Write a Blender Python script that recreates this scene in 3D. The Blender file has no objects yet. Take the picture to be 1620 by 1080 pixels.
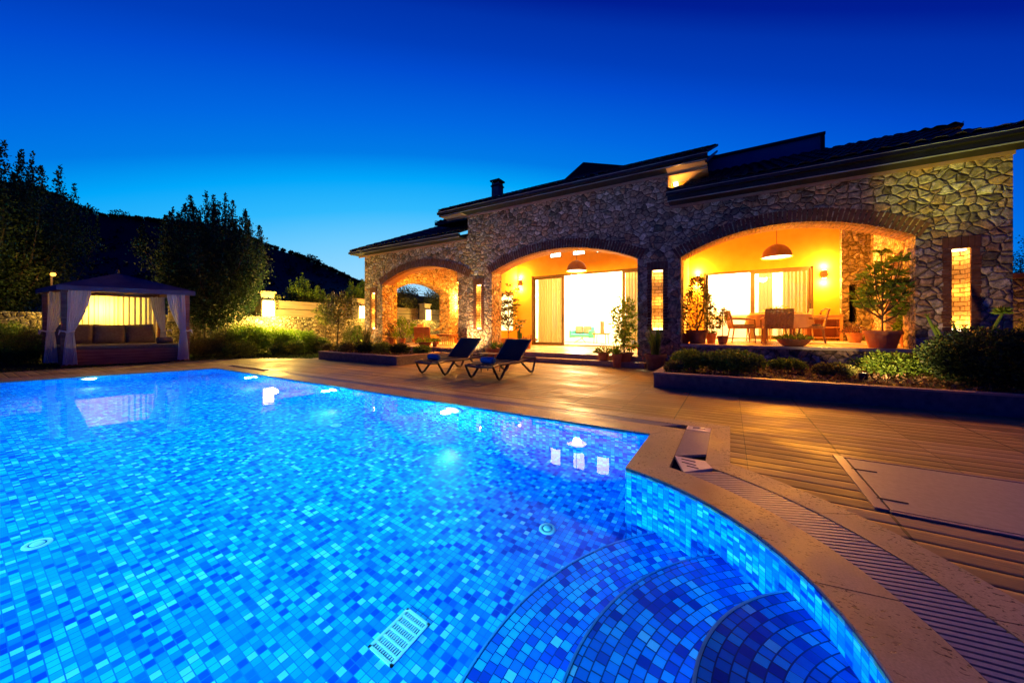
import bpy, math, random
import numpy as np
from mathutils import Vector, Matrix
from mathutils.geometry import tessellate_polygon
PI = math.pi
R = math.radians
SC = bpy.context.scene
COL = SC.collection
# ------------------------------------------------------------------ camera
F, CX, HY, EYE = 563.0, 810.0, 517.0, 1.05          # calibrated from the photograph (1620 x 1080)
CA, SA = .8525, .5227
cam = bpy.data.cameras.new('camera')
camo = bpy.data.objects.new('camera', cam); COL.objects.link(camo)
camo.location = (0, 0, EYE)
camo.rotation_euler = (PI / 2, 0, math.atan2(SA, CA))
cam.sensor_width = 36; cam.sensor_fit = 'HORIZONTAL'
cam.lens = 36 * F / 1620
cam.shift_y = (HY - 540) / 1620
cam.clip_start = .03; cam.clip_end = 2000
SC.camera = camo

def ray(px):
    u = (px - CX) / F
    return (CA * u - SA, SA * u + CA)
def aY(px, py, Y):
    a = ray(px); t = Y / a[1]
    return (a[0] * t, Y, EYE + (HY - py) / F * t)
def aX(px, py, X):
    a = ray(px); t = X / a[0]
    return (X, a[1] * t, EYE + (HY - py) / F * t)
def aT(px, py, t):
    a = ray(px)
    return (a[0] * t, a[1] * t, EYE + (HY - py) / F * t)
def dist(px, Y): return Y / ray(px)[1]
# ------------------------------------------------------------------ world: dusk sky
W = bpy.data.worlds.new('World'); SC.world = W; W.use_nodes = True
nt = W.node_tree; nt.nodes.clear()
def N(t, typ, **kw):
    n = t.nodes.new(typ)
    for k, v in kw.items(): setattr(n, k, v)
    return n
out = N(nt, 'ShaderNodeOutputWorld')
tc = N(nt, 'ShaderNodeTexCoord'); sep = N(nt, 'ShaderNodeSeparateXYZ')
nt.links.new(tc.outputs['Generated'], sep.inputs[0])
# afterglow centre lies low beyond the hill, left of the villa
gd = Vector((math.sin(R(-40)), math.cos(R(-40)), 0))
dot = N(nt, 'ShaderNodeVectorMath', operation='DOT_PRODUCT'); dot.inputs[1].default_value = gd
nt.links.new(tc.outputs['Generated'], dot.inputs[0])
def math_(t, op, a, b=None, clamp=False):
    n = N(t, 'ShaderNodeMath', operation=op); n.use_clamp = clamp
    for i, x in enumerate((a, b)):
        if x is None: continue
        if isinstance(x, (int, float)): n.inputs[i].default_value = x
        else: t.links.new(x, n.inputs[i])
    return n.outputs[0]
zup = math_(nt, 'MAXIMUM', sep.outputs[2], 0.0)
away = math_(nt, 'SUBTRACT', 1.0, dot.outputs['Value'])
e = math_(nt, 'ADD', math_(nt, 'MULTIPLY', zup, 1.0), math_(nt, 'MULTIPLY', away, 0.70))
cr = N(nt, 'ShaderNodeValToRGB'); cr.color_ramp.interpolation = 'LINEAR'
stops = [(.05, (.55, .78, .95)), (.16, (.30, .70, 1.0)), (.26, (.15, .60, 1.0)), (.34, (.03, .49, .99)), (.424, (.0, .385, .96)), (.493, (.0, .20, .80)), (.58, (.0, .138, .76)), (.70, (.0, .072, .63)), (.76, (.0, .048, .50)),
         (.83, (.0, .034, .42)), (.88, (.0, .013, .30)), (1.0, (.0, .007, .17))]
el = cr.color_ramp.elements
el[0].position, el[0].color = stops[0][0], stops[0][1] + (1,)
el[1].position, el[1].color = stops[-1][0], stops[-1][1] + (1,)
for p, c in stops[1:-1]:
    q = el.new(p); q.color = c + (1,)
nt.links.new(e, cr.inputs[0])
bg = N(nt, 'ShaderNodeBackground'); bg.inputs[1].default_value = 1.0
nt.links.new(cr.outputs[0], bg.inputs[0])
sky = N(nt, 'ShaderNodeTexSky', sky_type='NISHITA'); sky.sun_disc = False
sky.sun_elevation = R(-7); sky.sun_rotation = math.atan2(gd.x, gd.y)
bg2 = N(nt, 'ShaderNodeBackground'); bg2.inputs[1].default_value = .05
nt.links.new(sky.outputs[0], bg2.inputs[0])
ad = N(nt, 'ShaderNodeAddShader')
nt.links.new(bg.outputs[0], ad.inputs[0]); nt.links.new(bg2.outputs[0], ad.inputs[1])
nt.links.new(ad.outputs[0], out.inputs[0])
SC.view_settings.view_transform = 'Standard'; SC.view_settings.look = 'None'
SC.view_settings.exposure = 0; SC.view_settings.gamma = 1
SC.render.engine = 'CYCLES'
cy = SC.cycles
cy.use_denoising = True
cy.max_bounces = 9; cy.diffuse_bounces = 4; cy.glossy_bounces = 4; cy.transmission_bounces = 6
cy.transparent_max_bounces = 12
cy.sample_clamp_indirect = 4.0; cy.sample_clamp_direct = 0
cy.caustics_reflective = False; cy.caustics_refractive = True; cy.blur_glossy = .4
cy.use_light_tree = True
# ------------------------------------------------------------------ materials
MATS = {}
def mat(name, col=(.5, .5, .5), rough=.7, metal=0., spec=.5):
    if name in MATS: return MATS[name]
    m = bpy.data.materials.new(name); m.use_nodes = True
    b = m.node_tree.nodes['Principled BSDF']
    b.inputs['Base Color'].default_value = tuple(col) + (1,)
    b.inputs['Roughness'].default_value = rough; b.inputs['Metallic'].default_value = metal
    b.inputs['Specular IOR Level'].default_value = spec
    MATS[name] = m; return m
def P(m): return m.node_tree.nodes['Principled BSDF']
def ramp(t, fac, stops, interp='LINEAR'):
    n = N(t, 'ShaderNodeValToRGB'); n.color_ramp.interpolation = interp
    e = n.color_ramp.elements
    e[0].position, e[0].color = stops[0][0], tuple(stops[0][1]) + (1,)
    e[1].position, e[1].color = stops[-1][0], tuple(stops[-1][1]) + (1,)
    for p, c in stops[1:-1]:
        q = e.new(p); q.color = tuple(c) + (1,)
    t.links.new(fac, n.inputs[0]); return n.outputs[0]
def noise(t, vec, scale, detail=3, rough=.55, dist=0):
    n = N(t, 'ShaderNodeTexNoise'); n.inputs['Scale'].default_value = scale
    n.inputs['Detail'].default_value = detail; n.inputs['Roughness'].default_value = rough
    n.inputs['Distortion'].default_value = dist
    if vec is not None: t.links.new(vec, n.inputs['Vector'])
    return n
def mixc(t, fac, a, b, mode='MIX'):
    n = N(t, 'ShaderNodeMix', data_type='RGBA', blend_type=mode)
    for i, x in ((0, fac), (6, a), (7, b)):
        if isinstance(x, (int, float)): n.inputs[i].default_value = x
        elif isinstance(x, tuple): n.inputs[i].default_value = x + (1,) if len(x) == 3 else x
        else: t.links.new(x, n.inputs[i])
    return n.outputs[2]
def bump(t, h, strength=.5, dist=.02, prev=None):
    n = N(t, 'ShaderNodeBump'); n.inputs['Strength'].default_value = strength; n.inputs['Distance'].default_value = dist
    t.links.new(h, n.inputs['Height'])
    if prev is not None: t.links.new(prev, n.inputs['Normal'])
    return n.outputs[0]
def geo_pos(t): return N(t, 'ShaderNodeNewGeometry').outputs['Position']
def vmul(t, v, s):
    n = N(t, 'ShaderNodeVectorMath', operation='MULTIPLY'); t.links.new(v, n.inputs[0]); n.inputs[1].default_value = s
    return n.outputs[0]
def vadd(t, a, b):
    n = N(t, 'ShaderNodeVectorMath', operation='ADD'); t.links.new(a, n.inputs[0]); t.links.new(b, n.inputs[1])
    return n.outputs[0]

def stone_mat(name, scale, cols, mortar=(.065, .048, .034), gap=.032, bumpd=.05, warm=1.0):
    m = mat(name, rough=.9, spec=.25); t = m.node_tree; b = P(m)
    pos = geo_pos(t)
    nz = noise(t, pos, 2.2, 2)
    off = N(t, 'ShaderNodeVectorMath', operation='SCALE'); t.links.new(nz.outputs['Color'], off.inputs[0]); off.inputs[3].default_value = .12
    v = vadd(t, pos, off.outputs[0])
    nzb = noise(t, pos, 9, 3); off2 = N(t, 'ShaderNodeVectorMath', operation='SCALE'); t.links.new(nzb.outputs['Color'], off2.inputs[0]); off2.inputs[3].default_value = .055
    v = vadd(t, v, off2.outputs[0])
    v = vmul(t, v, (1.0, 1.0, 1.2))
    v1 = N(t, 'ShaderNodeTexVoronoi', feature='F1'); v1.inputs['Scale'].default_value = scale; v1.inputs['Randomness'].default_value = .92
    v2 = N(t, 'ShaderNodeTexVoronoi', feature='DISTANCE_TO_EDGE'); v2.inputs['Scale'].default_value = scale; v2.inputs['Randomness'].default_value = .92
    t.links.new(v, v1.inputs['Vector']); t.links.new(v, v2.inputs['Vector'])
    sp = N(t, 'ShaderNodeSeparateXYZ'); t.links.new(v1.outputs['Color'], sp.inputs[0])
    c = ramp(t, sp.outputs[0], cols, 'LINEAR')
    n2 = noise(t, pos, 14, 6, .7)
    n3 = noise(t, pos, 55, 4, .7)
    c = mixc(t, .9, c, ramp(t, n2.outputs[0], [(.30, (.28, .26, .23)), (.5, (1.0, .98, .95)), (.68, (1.9, 1.8, 1.65))]), 'MULTIPLY')
    c = mixc(t, .4, c, ramp(t, n3.outputs[0], [(.3, (.4, .38, .36)), (.6, (1.3, 1.3, 1.3))]), 'MULTIPLY')
    edge = math_(t, 'DIVIDE', v2.outputs['Distance'], gap, True)
    e2 = math_(t, 'SMOOTH_MIN', math_(t, 'DIVIDE', v2.outputs['Distance'], .16, True), 1.0)
    n = t.nodes[-1]
    jag = math_(t, 'MULTIPLY', edge, math_(t, 'ADD', .55, n2.outputs[0]), True)
    c = mixc(t, jag, mortar, c)
    t.links.new(c, b.inputs['Base Color'])
    hh = math_(t, 'ADD', math_(t, 'MULTIPLY', math_(t, 'POWER', math_(t, 'DIVIDE', v2.outputs['Distance'], .2, True), .45), 1.0),
               math_(t, 'ADD', math_(t, 'MULTIPLY', n2.outputs[0], .55), math_(t, 'MULTIPLY', sp.outputs[1], .5)))
    hh = math_(t, 'ADD', hh, math_(t, 'MULTIPLY', n3.outputs[0], .16))
    t.links.new(bump(t, hh, 1.0, bumpd), b.inputs['Normal'])
    return m
STONE = stone_mat('villa stone', 6.0, [(0, (.17, .13, .09)), (.16, (.36, .28, .20)), (.32, (.50, .40, .29)), (.46, (.40, .22, .12)), (.6, (.56, .46, .33)), (.74, (.58, .35, .19)), (.87, (.42, .34, .25)), (1, (.80, .70, .55))])
GSTONE = stone_mat('garden wall stone', 6.2, [(0, (.12, .10, .08)), (.3, (.3, .26, .2)), (.6, (.22, .18, .13)), (1, (.5, .44, .34))], bumpd=.07)

def brick_mat(name, c1, c2, mortar, bw=.22, bh=.065, axis='XZ', bd=.012):
    m = mat(name, rough=.85, spec=.25); t = m.node_tree; b = P(m)
    pos = geo_pos(t); s = N(t, 'ShaderNodeSeparateXYZ'); t.links.new(pos, s.inputs[0])
    cb = N(t, 'ShaderNodeCombineXYZ')
    h = math_(t, 'ADD', s.outputs[0], s.outputs[1])
    t.links.new(h, cb.inputs[0]); t.links.new(s.outputs[2], cb.inputs[1])
    nz = noise(t, pos, 9, 2); o = N(t, 'ShaderNodeVectorMath', operation='SCALE'); t.links.new(nz.outputs['Color'], o.inputs[0]); o.inputs[3].default_value = .025
    br = N(t, 'ShaderNodeTexBrick'); t.links.new(vadd(t, cb.outputs[0], o.outputs[0]), br.inputs['Vector'])
    br.inputs['Scale'].default_value = 1; br.inputs['Brick Width'].default_value = bw; br.inputs['Row Height'].default_value = bh
    br.inputs['Mortar Size'].default_value = .009; br.inputs['Mortar Smooth'].default_value = .3
    br.inputs['Color1'].default_value = c1 + (1,); br.inputs['Color2'].default_value = c2 + (1,); br.inputs['Mortar'].default_value = mortar + (1,)
    n2 = noise(t, pos, 30, 4)
    c = mixc(t, .6, br.outputs['Color'], ramp(t, n2.outputs[0], [(.3, (.5, .5, .5)), (.7, (1.3, 1.3, 1.3))]), 'MULTIPLY')
    t.links.new(c, b.inputs['Base Color'])
    hh = math_(t, 'ADD', math_(t, 'MULTIPLY', math_(t, 'SUBTRACT', 1.0, br.outputs['Fac']), 1.0), math_(t, 'MULTIPLY', n2.outputs[0], .5))
    t.links.new(bump(t, hh, 1.0, bd), b.inputs['Normal'])
    return m
BRICKL = brick_mat('niche brick', (.62, .46, .24), (.50, .36, .18), (.16, .10, .05), .17, .085, bd=.03)

def noisy(name, c1, c2, scale, rough=.8, bd=0., detail=4, spec=.4, r2=None):
    m = mat(name, c1, rough, spec=spec); t = m.node_tree; b = P(m)
    n = noise(t, geo_pos(t), scale, detail)
    t.links.new(ramp(t, n.outputs[0], [(.32, c1), (.68, c2)]), b.inputs['Base Color'])
    if bd: t.links.new(bump(t, n.outputs[0], .6, bd), b.inputs['Normal'])
    if r2 is not None:
        n2 = noise(t, geo_pos(t), scale * .4, 3)
        t.links.new(ramp(t, n2.outputs[0], [(.35, (rough,) * 3), (.65, (r2,) * 3)]), b.inputs['Roughness'])
    return m
TRIMB = noisy('arch brick', (.12, .042, .022), (.24, .095, .05), 9, .85, .01)
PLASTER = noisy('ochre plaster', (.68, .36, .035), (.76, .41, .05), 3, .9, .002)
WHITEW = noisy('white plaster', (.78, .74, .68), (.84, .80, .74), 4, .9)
FLOORT = noisy('porch travertine', (.60, .47, .30), (.72, .58, .40), 3, .35, r2=.2)
STEPT = noisy('step stone', (.36, .26, .19), (.48, .36, .27), 7, .6, .004)
ROOFT = noisy('dark clay roof tile', (.018, .014, .014), (.05, .035, .03), 12, .75, .01)
FASC = noisy('dark fascia', (.012, .012, .014), (.022, .02, .022), 5, .5)
GUTT = noisy('gutter metal', (.32, .32, .28), (.4, .4, .34), 6, .3)
SOFF = noisy('soffit board', (.16, .09, .065), (.2, .12, .09), 6, .7)
SOFP = noisy('pink eave trim', (.40, .22, .14), (.48, .27, .18), 6, .7)
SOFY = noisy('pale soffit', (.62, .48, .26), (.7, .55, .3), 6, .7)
FRAMEB = noisy('bronze aluminium', (.10, .07, .035), (.14, .10, .05), 6, .4)
TERRA = noisy('terracotta', (.42, .15, .06), (.55, .22, .09), 8, .75, .003)
TERRAD = noisy('dark terracotta', (.18, .08, .05), (.26, .12, .07), 8, .75, .003)
SOIL = noisy('soil', (.03, .02, .012), (.08, .05, .03), 25, .95, .02)
GRAN = noisy('planter stone', (.13, .12, .12), (.22, .20, .19), 14, .6, .004)
GRANT = noisy('planter cap stone', (.42, .30, .22), (.5, .37, .27), 9, .55, .003)
WICK = noisy('brown wicker', (.26, .14, .06), (.40, .24, .11), 30, .7, .01)
WOODO = noisy('orange wood', (.42, .18, .06), (.55, .26, .1), 5, .5)
DARKM = noisy('dark metal', (.03, .03, .035), (.05, .05, .055), 5, .4)
CLOTH = noisy('tablecloth', (.70, .52, .28), (.8, .6, .34), 4, .9)
CUSH = noisy('taupe cushion fabric', (.17, .14, .10), (.23, .19, .14), 20, .95, .002)
TEAL = noisy('teal upholstery', (.03, .28, .27), (.05, .34, .32), 20, .9)
TOWEL = noisy('blue towel', (.02, .16, .42), (.04, .24, .55), 40, .95, .004)
RESIN = noisy('dark resin', (.035, .03, .03), (.05, .045, .04), 8, .35)
SLING = noisy('dark sling fabric', (.05, .042, .035), (.075, .062, .052), 60, .9)
TAUPER = noisy('taupe resin', (.16, .12, .09), (.2, .16, .12), 8, .4)
WHITEP = noisy('white plastic', (.62, .62, .62), (.72, .72, .70), 10, .35)
GRAYP = noisy('grey grate plastic', (.22, .25, .34), (.28, .31, .40), 40, .45)
CANVAS = noisy('blue grey canopy', (.055, .07, .12), (.08, .10, .16), 4, .85)
BARK = noisy('bark', (.06, .045, .03), (.12, .09, .06), 18, .9, .01)
PINKST = noisy('pier stone', (.3, .24, .18), (.45, .36, .26), 6, .8, .004)
BLUEP = noisy('blue grey panel', (.22, .26, .30), (.27, .31, .35), 2, .4)
FENCE = mat('fence boards', rough=.7)
t = FENCE.node_tree; n_ = noise(t, vmul(t, geo_pos(t), (1, .4, 6)), 3, 4)
t.links.new(ramp(t, n_.outputs[0], [(.3, (.26, .20, .14)), (.7, (.42, .34, .25))]), P(FENCE).inputs['Base Color'])

# wood cladding of the daybed
CLAD = mat('red brown wood', rough=.5)
t = CLAD.node_tree; n_ = noise(t, vmul(t, geo_pos(t), (1, 1, 14)), 2.5, 5)
t.links.new(ramp(t, n_.outputs[0], [(.3, (.22, .085, .04)), (.7, (.42, .19, .10))]), P(CLAD).inputs['Base Color'])

# travertine
TRAV = mat('travertine', rough=.55, spec=.4); t = TRAV.node_tree; b = P(TRAV)
pos = geo_pos(t)
n1 = noise(t, vmul(t, pos, (1, 1, 1)), 2.2, 5, .6, .5)
c = ramp(t, n1.outputs[0], [(.3, (.36, .28, .15)), (.5, (.48, .38, .21)), (.7, (.58, .48, .28))])
n2 = noise(t, vmul(t, pos, (44, 74, 50)), 1, 3, .55, .6)
n3 = noise(t, pos, 3.1, 2)
pit = math_(t, 'MULTIPLY', ramp(t, n2.outputs[0], [(.60, (0, 0, 0)), (.64, (1, 1, 1))]), ramp(t, n3.outputs[0], [(.40, (0, 0, 0)), (.52, (1, 1, 1))]))
n5 = noise(t, pos, 120, 3)
c = mixc(t, .35, c, ramp(t, n5.outputs[0], [(.35, (.6, .6, .6)), (.65, (1.25, 1.25, 1.25))]), 'MULTIPLY')
c = mixc(t, pit, c, (.06, .035, .022))
t.links.new(c, b.inputs['Base Color'])
hh = math_(t, 'SUBTRACT', math_(t, 'MULTIPLY', n5.outputs[0], .12), pit)
t.links.new(bump(t, hh, .8, .006), b.inputs['Normal'])
t.links.new(ramp(t, n1.outputs[0], [(.35, (.42,) * 3), (.65, (.62,) * 3)]), b.inputs['Roughness'])

# deck boards: lie along X, seams every .148 m in Y, panel joints in X
DECK = mat('deck boards', rough=.45, spec=.5); t = DECK.node_tree; b = P(DECK)
pos = geo_pos(t); s = N(t, 'ShaderNodeSeparateXYZ'); t.links.new(pos, s.inputs[0])
yb = math_(t, 'DIVIDE', math_(t, 'ADD', s.outputs[1], 50.0), .142)
fy = math_(t, 'FRACT', yb); iy = math_(t, 'FLOOR', yb)
xj = math_(t, 'DIVIDE', math_(t, 'ADD', s.outputs[0], 65.9 - .10 + .66 * .0), .66)   # joints at x = .1 + k*.66 (approx)
xj = math_(t, 'DIVIDE', math_(t, 'ADD', s.outputs[0], .66 * 100 - .11), 1.32)
fx = math_(t, 'FRACT', xj); ix = math_(t, 'FLOOR', xj)
cb = N(t, 'ShaderNodeCombineXYZ'); t.links.new(ix, cb.inputs[0]); t.links.new(iy, cb.inputs[1])
wn = N(t, 'ShaderNodeTexWhiteNoise', noise_dimensions='3D'); t.links.new(cb.outputs[0], wn.inputs['Vector'])
gr = noise(t, vmul(t, pos, (2, 40, 1)), 2, 5, .6)
c = ramp(t, wn.outputs['Value'], [(0, (.27, .18, .06)), (.5, (.41, .28, .10)), (1, (.55, .39, .15))])
c = mixc(t, .55, c, ramp(t, gr.outputs[0], [(.3, (.55, .55, .55)), (.7, (1.35, 1.35, 1.35))]), 'MULTIPLY')
gy = math_(t, 'MAXIMUM', math_(t, 'LESS_THAN', fy, .045), math_(t, 'GREATER_THAN', fy, .975))
gx = math_(t, 'LESS_THAN', math_(t, 'ABSOLUTE', math_(t, 'SUBTRACT', fx, .5)), .006)
gx2 = math_(t, 'LESS_THAN', fx, .004)
g = math_(t, 'MAXIMUM', gy, math_(t, 'MAXIMUM', gx, gx2))
c = mixc(t, math_(t, 'MULTIPLY', g, .85), c, (.02, .013, .009))
wet = noise(t, vmul(t, pos, (1, 1.6, 1)), .9, 4, .65)
wf = ramp(t, wet.outputs[0], [(.45, (0, 0, 0)), (.62, (1, 1, 1))])
c = mixc(t, math_(t, 'MULTIPLY', wf, .45), c, mixc(t, 1.0, c, (.5, .45, .4), 'MULTIPLY'))
t.links.new(c, b.inputs['Base Color'])
rr = math_(t, 'ADD', .57, math_(t, 'MULTIPLY', gr.outputs[0], .18))
rr = math_(t, 'SUBTRACT', rr, math_(t, 'MULTIPLY', wf, .20))
t.links.new(rr, b.inputs['Roughness'])
# boards slightly cupped + fine grooves
cup = math_(t, 'SUBTRACT', 1.0, math_(t, 'POWER', math_(t, 'ABSOLUTE', math_(t, 'SUBTRACT', math_(t, 'MULTIPLY', fy, 2.0), 1.0)), 6.0))
tilt = math_(t, 'MULTIPLY', math_(t, 'SUBTRACT', wn.outputs['Value'], .5), fy)
hh = math_(t, 'ADD', math_(t, 'MULTIPLY', cup, 1.0), math_(t, 'ADD', math_(t, 'MULTIPLY', tilt, .7), math_(t, 'MULTIPLY', gr.outputs[0], .12)))
hh = math_(t, 'SUBTRACT', hh, math_(t, 'MULTIPLY', g, .8))
t.links.new(bump(t, hh, .9, .010), b.inputs['Normal'])

# pool mosaic from UV in metres (polar=True: u = radius, v = angle)
def tile_mat(name, polar=False, size=.042, gain=1.):
    m = mat(name, rough=.2, spec=.5); t = m.node_tree; b = P(m)
    uv = N(t, 'ShaderNodeUVMap'); uv.uv_map = 'UVMap'
    s = N(t, 'ShaderNodeSeparateXYZ'); t.links.new(uv.outputs[0], s.inputs[0])
    U = math_(t, 'DIVIDE', math_(t, 'ADD', s.outputs[0], 40.0), size)
    iu = math_(t, 'FLOOR', U); fu = math_(t, 'FRACT', U)
    if polar:
        rad = math_(t, 'SUBTRACT', math_(t, 'MULTIPLY', iu, size), 40.0)
        arc = math_(t, 'MULTIPLY', rad, s.outputs[1])
        wj = N(t, 'ShaderNodeTexWhiteNoise', noise_dimensions='1D'); t.links.new(iu, wj.inputs['W'])
        V = math_(t, 'ADD', math_(t, 'DIVIDE', math_(t, 'ADD', arc, 40.0), size), wj.outputs['Value'])
    else:
        V = math_(t, 'DIVIDE', math_(t, 'ADD', s.outputs[1], 40.0), size)
    iv = math_(t, 'FLOOR', V); fv = math_(t, 'FRACT', V)
    cb = N(t, 'ShaderNodeCombineXYZ'); t.links.new(iu, cb.inputs[0]); t.links.new(iv, cb.inputs[1])
    wn = N(t, 'ShaderNodeTexWhiteNoise', noise_dimensions='3D'); t.links.new(cb.outputs[0], wn.inputs['Vector'])
    c = ramp(t, wn.outputs['Value'], [(0, (.001, .045, .40)), (.09, (.001, .09, .56)), (.25, (.002, .18, .72)), (.48, (.003, .29, .84)), (.74, (.012, .46, .92)), (.93, (.18, .68, .92))], 'CONSTANT')
    c = mixc(t, 1.0, c, (min(1, gain * 1.0), gain, gain), 'MULTIPLY') if gain != 1 else c
    gw = .055
    gu = math_(t, 'LESS_THAN', math_(t, 'ABSOLUTE', math_(t, 'SUBTRACT', math_(t, 'ABSOLUTE', math_(t, 'SUBTRACT', fu, .5)), .5)), gw)
    gv = math_(t, 'LESS_THAN', math_(t, 'ABSOLUTE', math_(t, 'SUBTRACT', math_(t, 'ABSOLUTE', math_(t, 'SUBTRACT', fv, .5)), .5)), gw)
    g = math_(t, 'MAXIMUM', gu, gv)
    c = mixc(t, g, c, (.002, .05, .26) if polar else (.004, .12, .46))
    t.links.new(c, b.inputs['Base Color'])
    return m
TILE = tile_mat('pool mosaic')
TILEP = tile_mat('pool step mosaic', True, .047, 1.25)  # same tile brightened, standing in for light the water scatters onto the steps
EDGED = noisy('inner step edge', (.02, .26, .62), (.03, .32, .7), 10, .3)
EDGET = noisy('pool step edge', (.25, .62, .80), (.3, .66, .84), 10, .3)

# water
WAT = bpy.data.materials.new('pool water'); WAT.use_nodes = True; t = WAT.node_tree; t.nodes.clear()
o_ = N(t, 'ShaderNodeOutputMaterial'); gl = N(t, 'ShaderNodeBsdfRefraction'); gl.inputs['IOR'].default_value = 1.33; gl.inputs['Roughness'].default_value = 0
gl.inputs['Color'].default_value = (1, 1, 1, 1)
gs = N(t, 'ShaderNodeBsdfGlossy'); gs.inputs['Roughness'].default_value = 0
fr = N(t, 'ShaderNodeFresnel'); fr.inputs['IOR'].default_value = 1.33; mxw = N(t, 'ShaderNodeMixShader')
pos = geo_pos(t)
wa = noise(t, vmul(t, pos, (1.0, 1.0, 1)), 1.7, 2, .5); wb = noise(t, pos, 6, 2, .5)
hh = math_(t, 'ADD', wa.outputs[0], math_(t, 'MULTIPLY', wb.outputs[0], .12))
bn = bump(t, hh, .055, .03)
for nd in (gl, gs, fr): t.links.new(bn, nd.inputs['Normal'])
t.links.new(math_(t, 'MULTIPLY', fr.outputs[0], .62), mxw.inputs[0]); t.links.new(gl.outputs[0], mxw.inputs[1]); t.links.new(gs.outputs[0], mxw.inputs[2])
t.links.new(mxw.outputs[0], o_.inputs[0])

def glassy(name, tint=(.9, .95, .95), refl=.12):
    m = bpy.data.materials.new(name); m.use_nodes = True; t = m.node_tree; t.nodes.clear()
    o = N(t, 'ShaderNodeOutputMaterial'); tr = N(t, 'ShaderNodeBsdfTransparent'); g = N(t, 'ShaderNodeBsdfGlossy'); g.inputs['Roughness'].default_value = .02
    tr.inputs[0].default_value = tint + (1,)
    mx = N(t, 'ShaderNodeMixShader'); mx.inputs[0].default_value = refl
    t.links.new(tr.outputs[0], mx.inputs[1]); t.links.new(g.outputs[0], mx.inputs[2]); t.links.new(mx.outputs[0], o.inputs[0])
    return m
GLASS = glassy('door glass')
def cloth_mat(name, col, trans=.5):
    m = bpy.data.materials.new(name); m.use_nodes = True; t = m.node_tree; t.nodes.clear()
    o = N(t, 'ShaderNodeOutputMaterial'); d = N(t, 'ShaderNodeBsdfDiffuse'); tl = N(t, 'ShaderNodeBsdfTranslucent')
    d.inputs[0].default_value = col + (1,); tl.inputs[0].default_value = col + (1,)
    mx = N(t, 'ShaderNodeMixShader'); mx.inputs[0].default_value = trans
    t.links.new(d.outputs[0], mx.inputs[1]); t.links.new(tl.outputs[0], mx.inputs[2]); t.links.new(mx.outputs[0], o.inputs[0])
    return m
CURT = cloth_mat('sheer curtain', (.80, .70, .42), .5)
DCURT = cloth_mat('olive door curtain', (.62, .50, .24), .28)
GCURT = cloth_mat('white gazebo curtain', (.88, .88, .87), .35)
def emit(name, col, s):
    m = bpy.data.materials.new(name); m.use_nodes = True; t = m.node_tree; t.nodes.clear()
    o = N(t, 'ShaderNodeOutputMaterial'); e = N(t, 'ShaderNodeEmission'); e.inputs[0].default_value = col + (1,); e.inputs[1].default_value = s
    t.links.new(e.outputs[0], o.inputs[0]); return m
E_WARM = emit('warm lamp glass', (1, .72, .36), 9)
E_DIM = emit('window pane glow', (1, .66, .24), 4)
E_POOL = emit('pool lamp lens', (.6, .9, 1), 16)
E_STREET = emit('street lamp bulb', (1, .42, .06), 4)
E_ROOM = emit('room lamp and pane glow', (1, .86, .62), 10)
E_LINE = emit('led strip', (.75, .9, .2), .9)
def leaf_mat(name, cols, rough=.55, trans=.25):
    m = bpy.data.materials.new(name); m.use_nodes = True; t = m.node_tree; b = P(m)
    g = N(t, 'ShaderNodeNewGeometry')
    c = ramp(t, g.outputs['Random Per Island'], cols)
    t.links.new(c, b.inputs['Base Color']); b.inputs['Roughness'].default_value = rough; b.inputs['Specular IOR Level'].default_value = .3
    tl = N(t, 'ShaderNodeBsdfTranslucent'); t.links.new(c, tl.inputs[0])
    mx = N(t, 'ShaderNodeMixShader'); mx.inputs[0].default_value = trans
    o = t.nodes['Material Output']
    t.links.new(b.outputs[0], mx.inputs[1]); t.links.new(tl.outputs[0], mx.inputs[2]); t.links.new(mx.outputs[0], o.inputs[0])
    return m
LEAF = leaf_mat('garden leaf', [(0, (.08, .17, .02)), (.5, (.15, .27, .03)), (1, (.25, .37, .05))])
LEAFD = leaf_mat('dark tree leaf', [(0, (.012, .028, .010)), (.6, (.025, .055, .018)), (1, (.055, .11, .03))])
LEAFY = leaf_mat('bright shrub leaf', [(0, (.12, .24, .015)), (.5, (.20, .36, .02)), (1, (.30, .46, .05))], trans=.35)
LEAFO = leaf_mat('olive leaf', [(0, (.10, .13, .03)), (.5, (.17, .19, .05)), (1, (.27, .27, .08))])
LEAFR = leaf_mat('red leaf', [(0, (.12, .03, .02)), (.5, (.2, .06, .03)), (1, (.14, .12, .03))])
LEAFM = leaf_mat('mulch and dry flowers', [(0, (.07, .04, .02)), (.5, (.16, .09, .045)), (1, (.32, .22, .13))])
GRASS = leaf_mat('grass blade', [(0, (.03, .07, .012)), (1, (.09, .15, .03))])
GROUND = noisy('dark lawn soil', (.012, .02, .007), (.03, .045, .015), 2, .95)
HILLM = noisy('hill forest', (.004, .007, .010), (.010, .014, .018), .05, .95)

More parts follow.
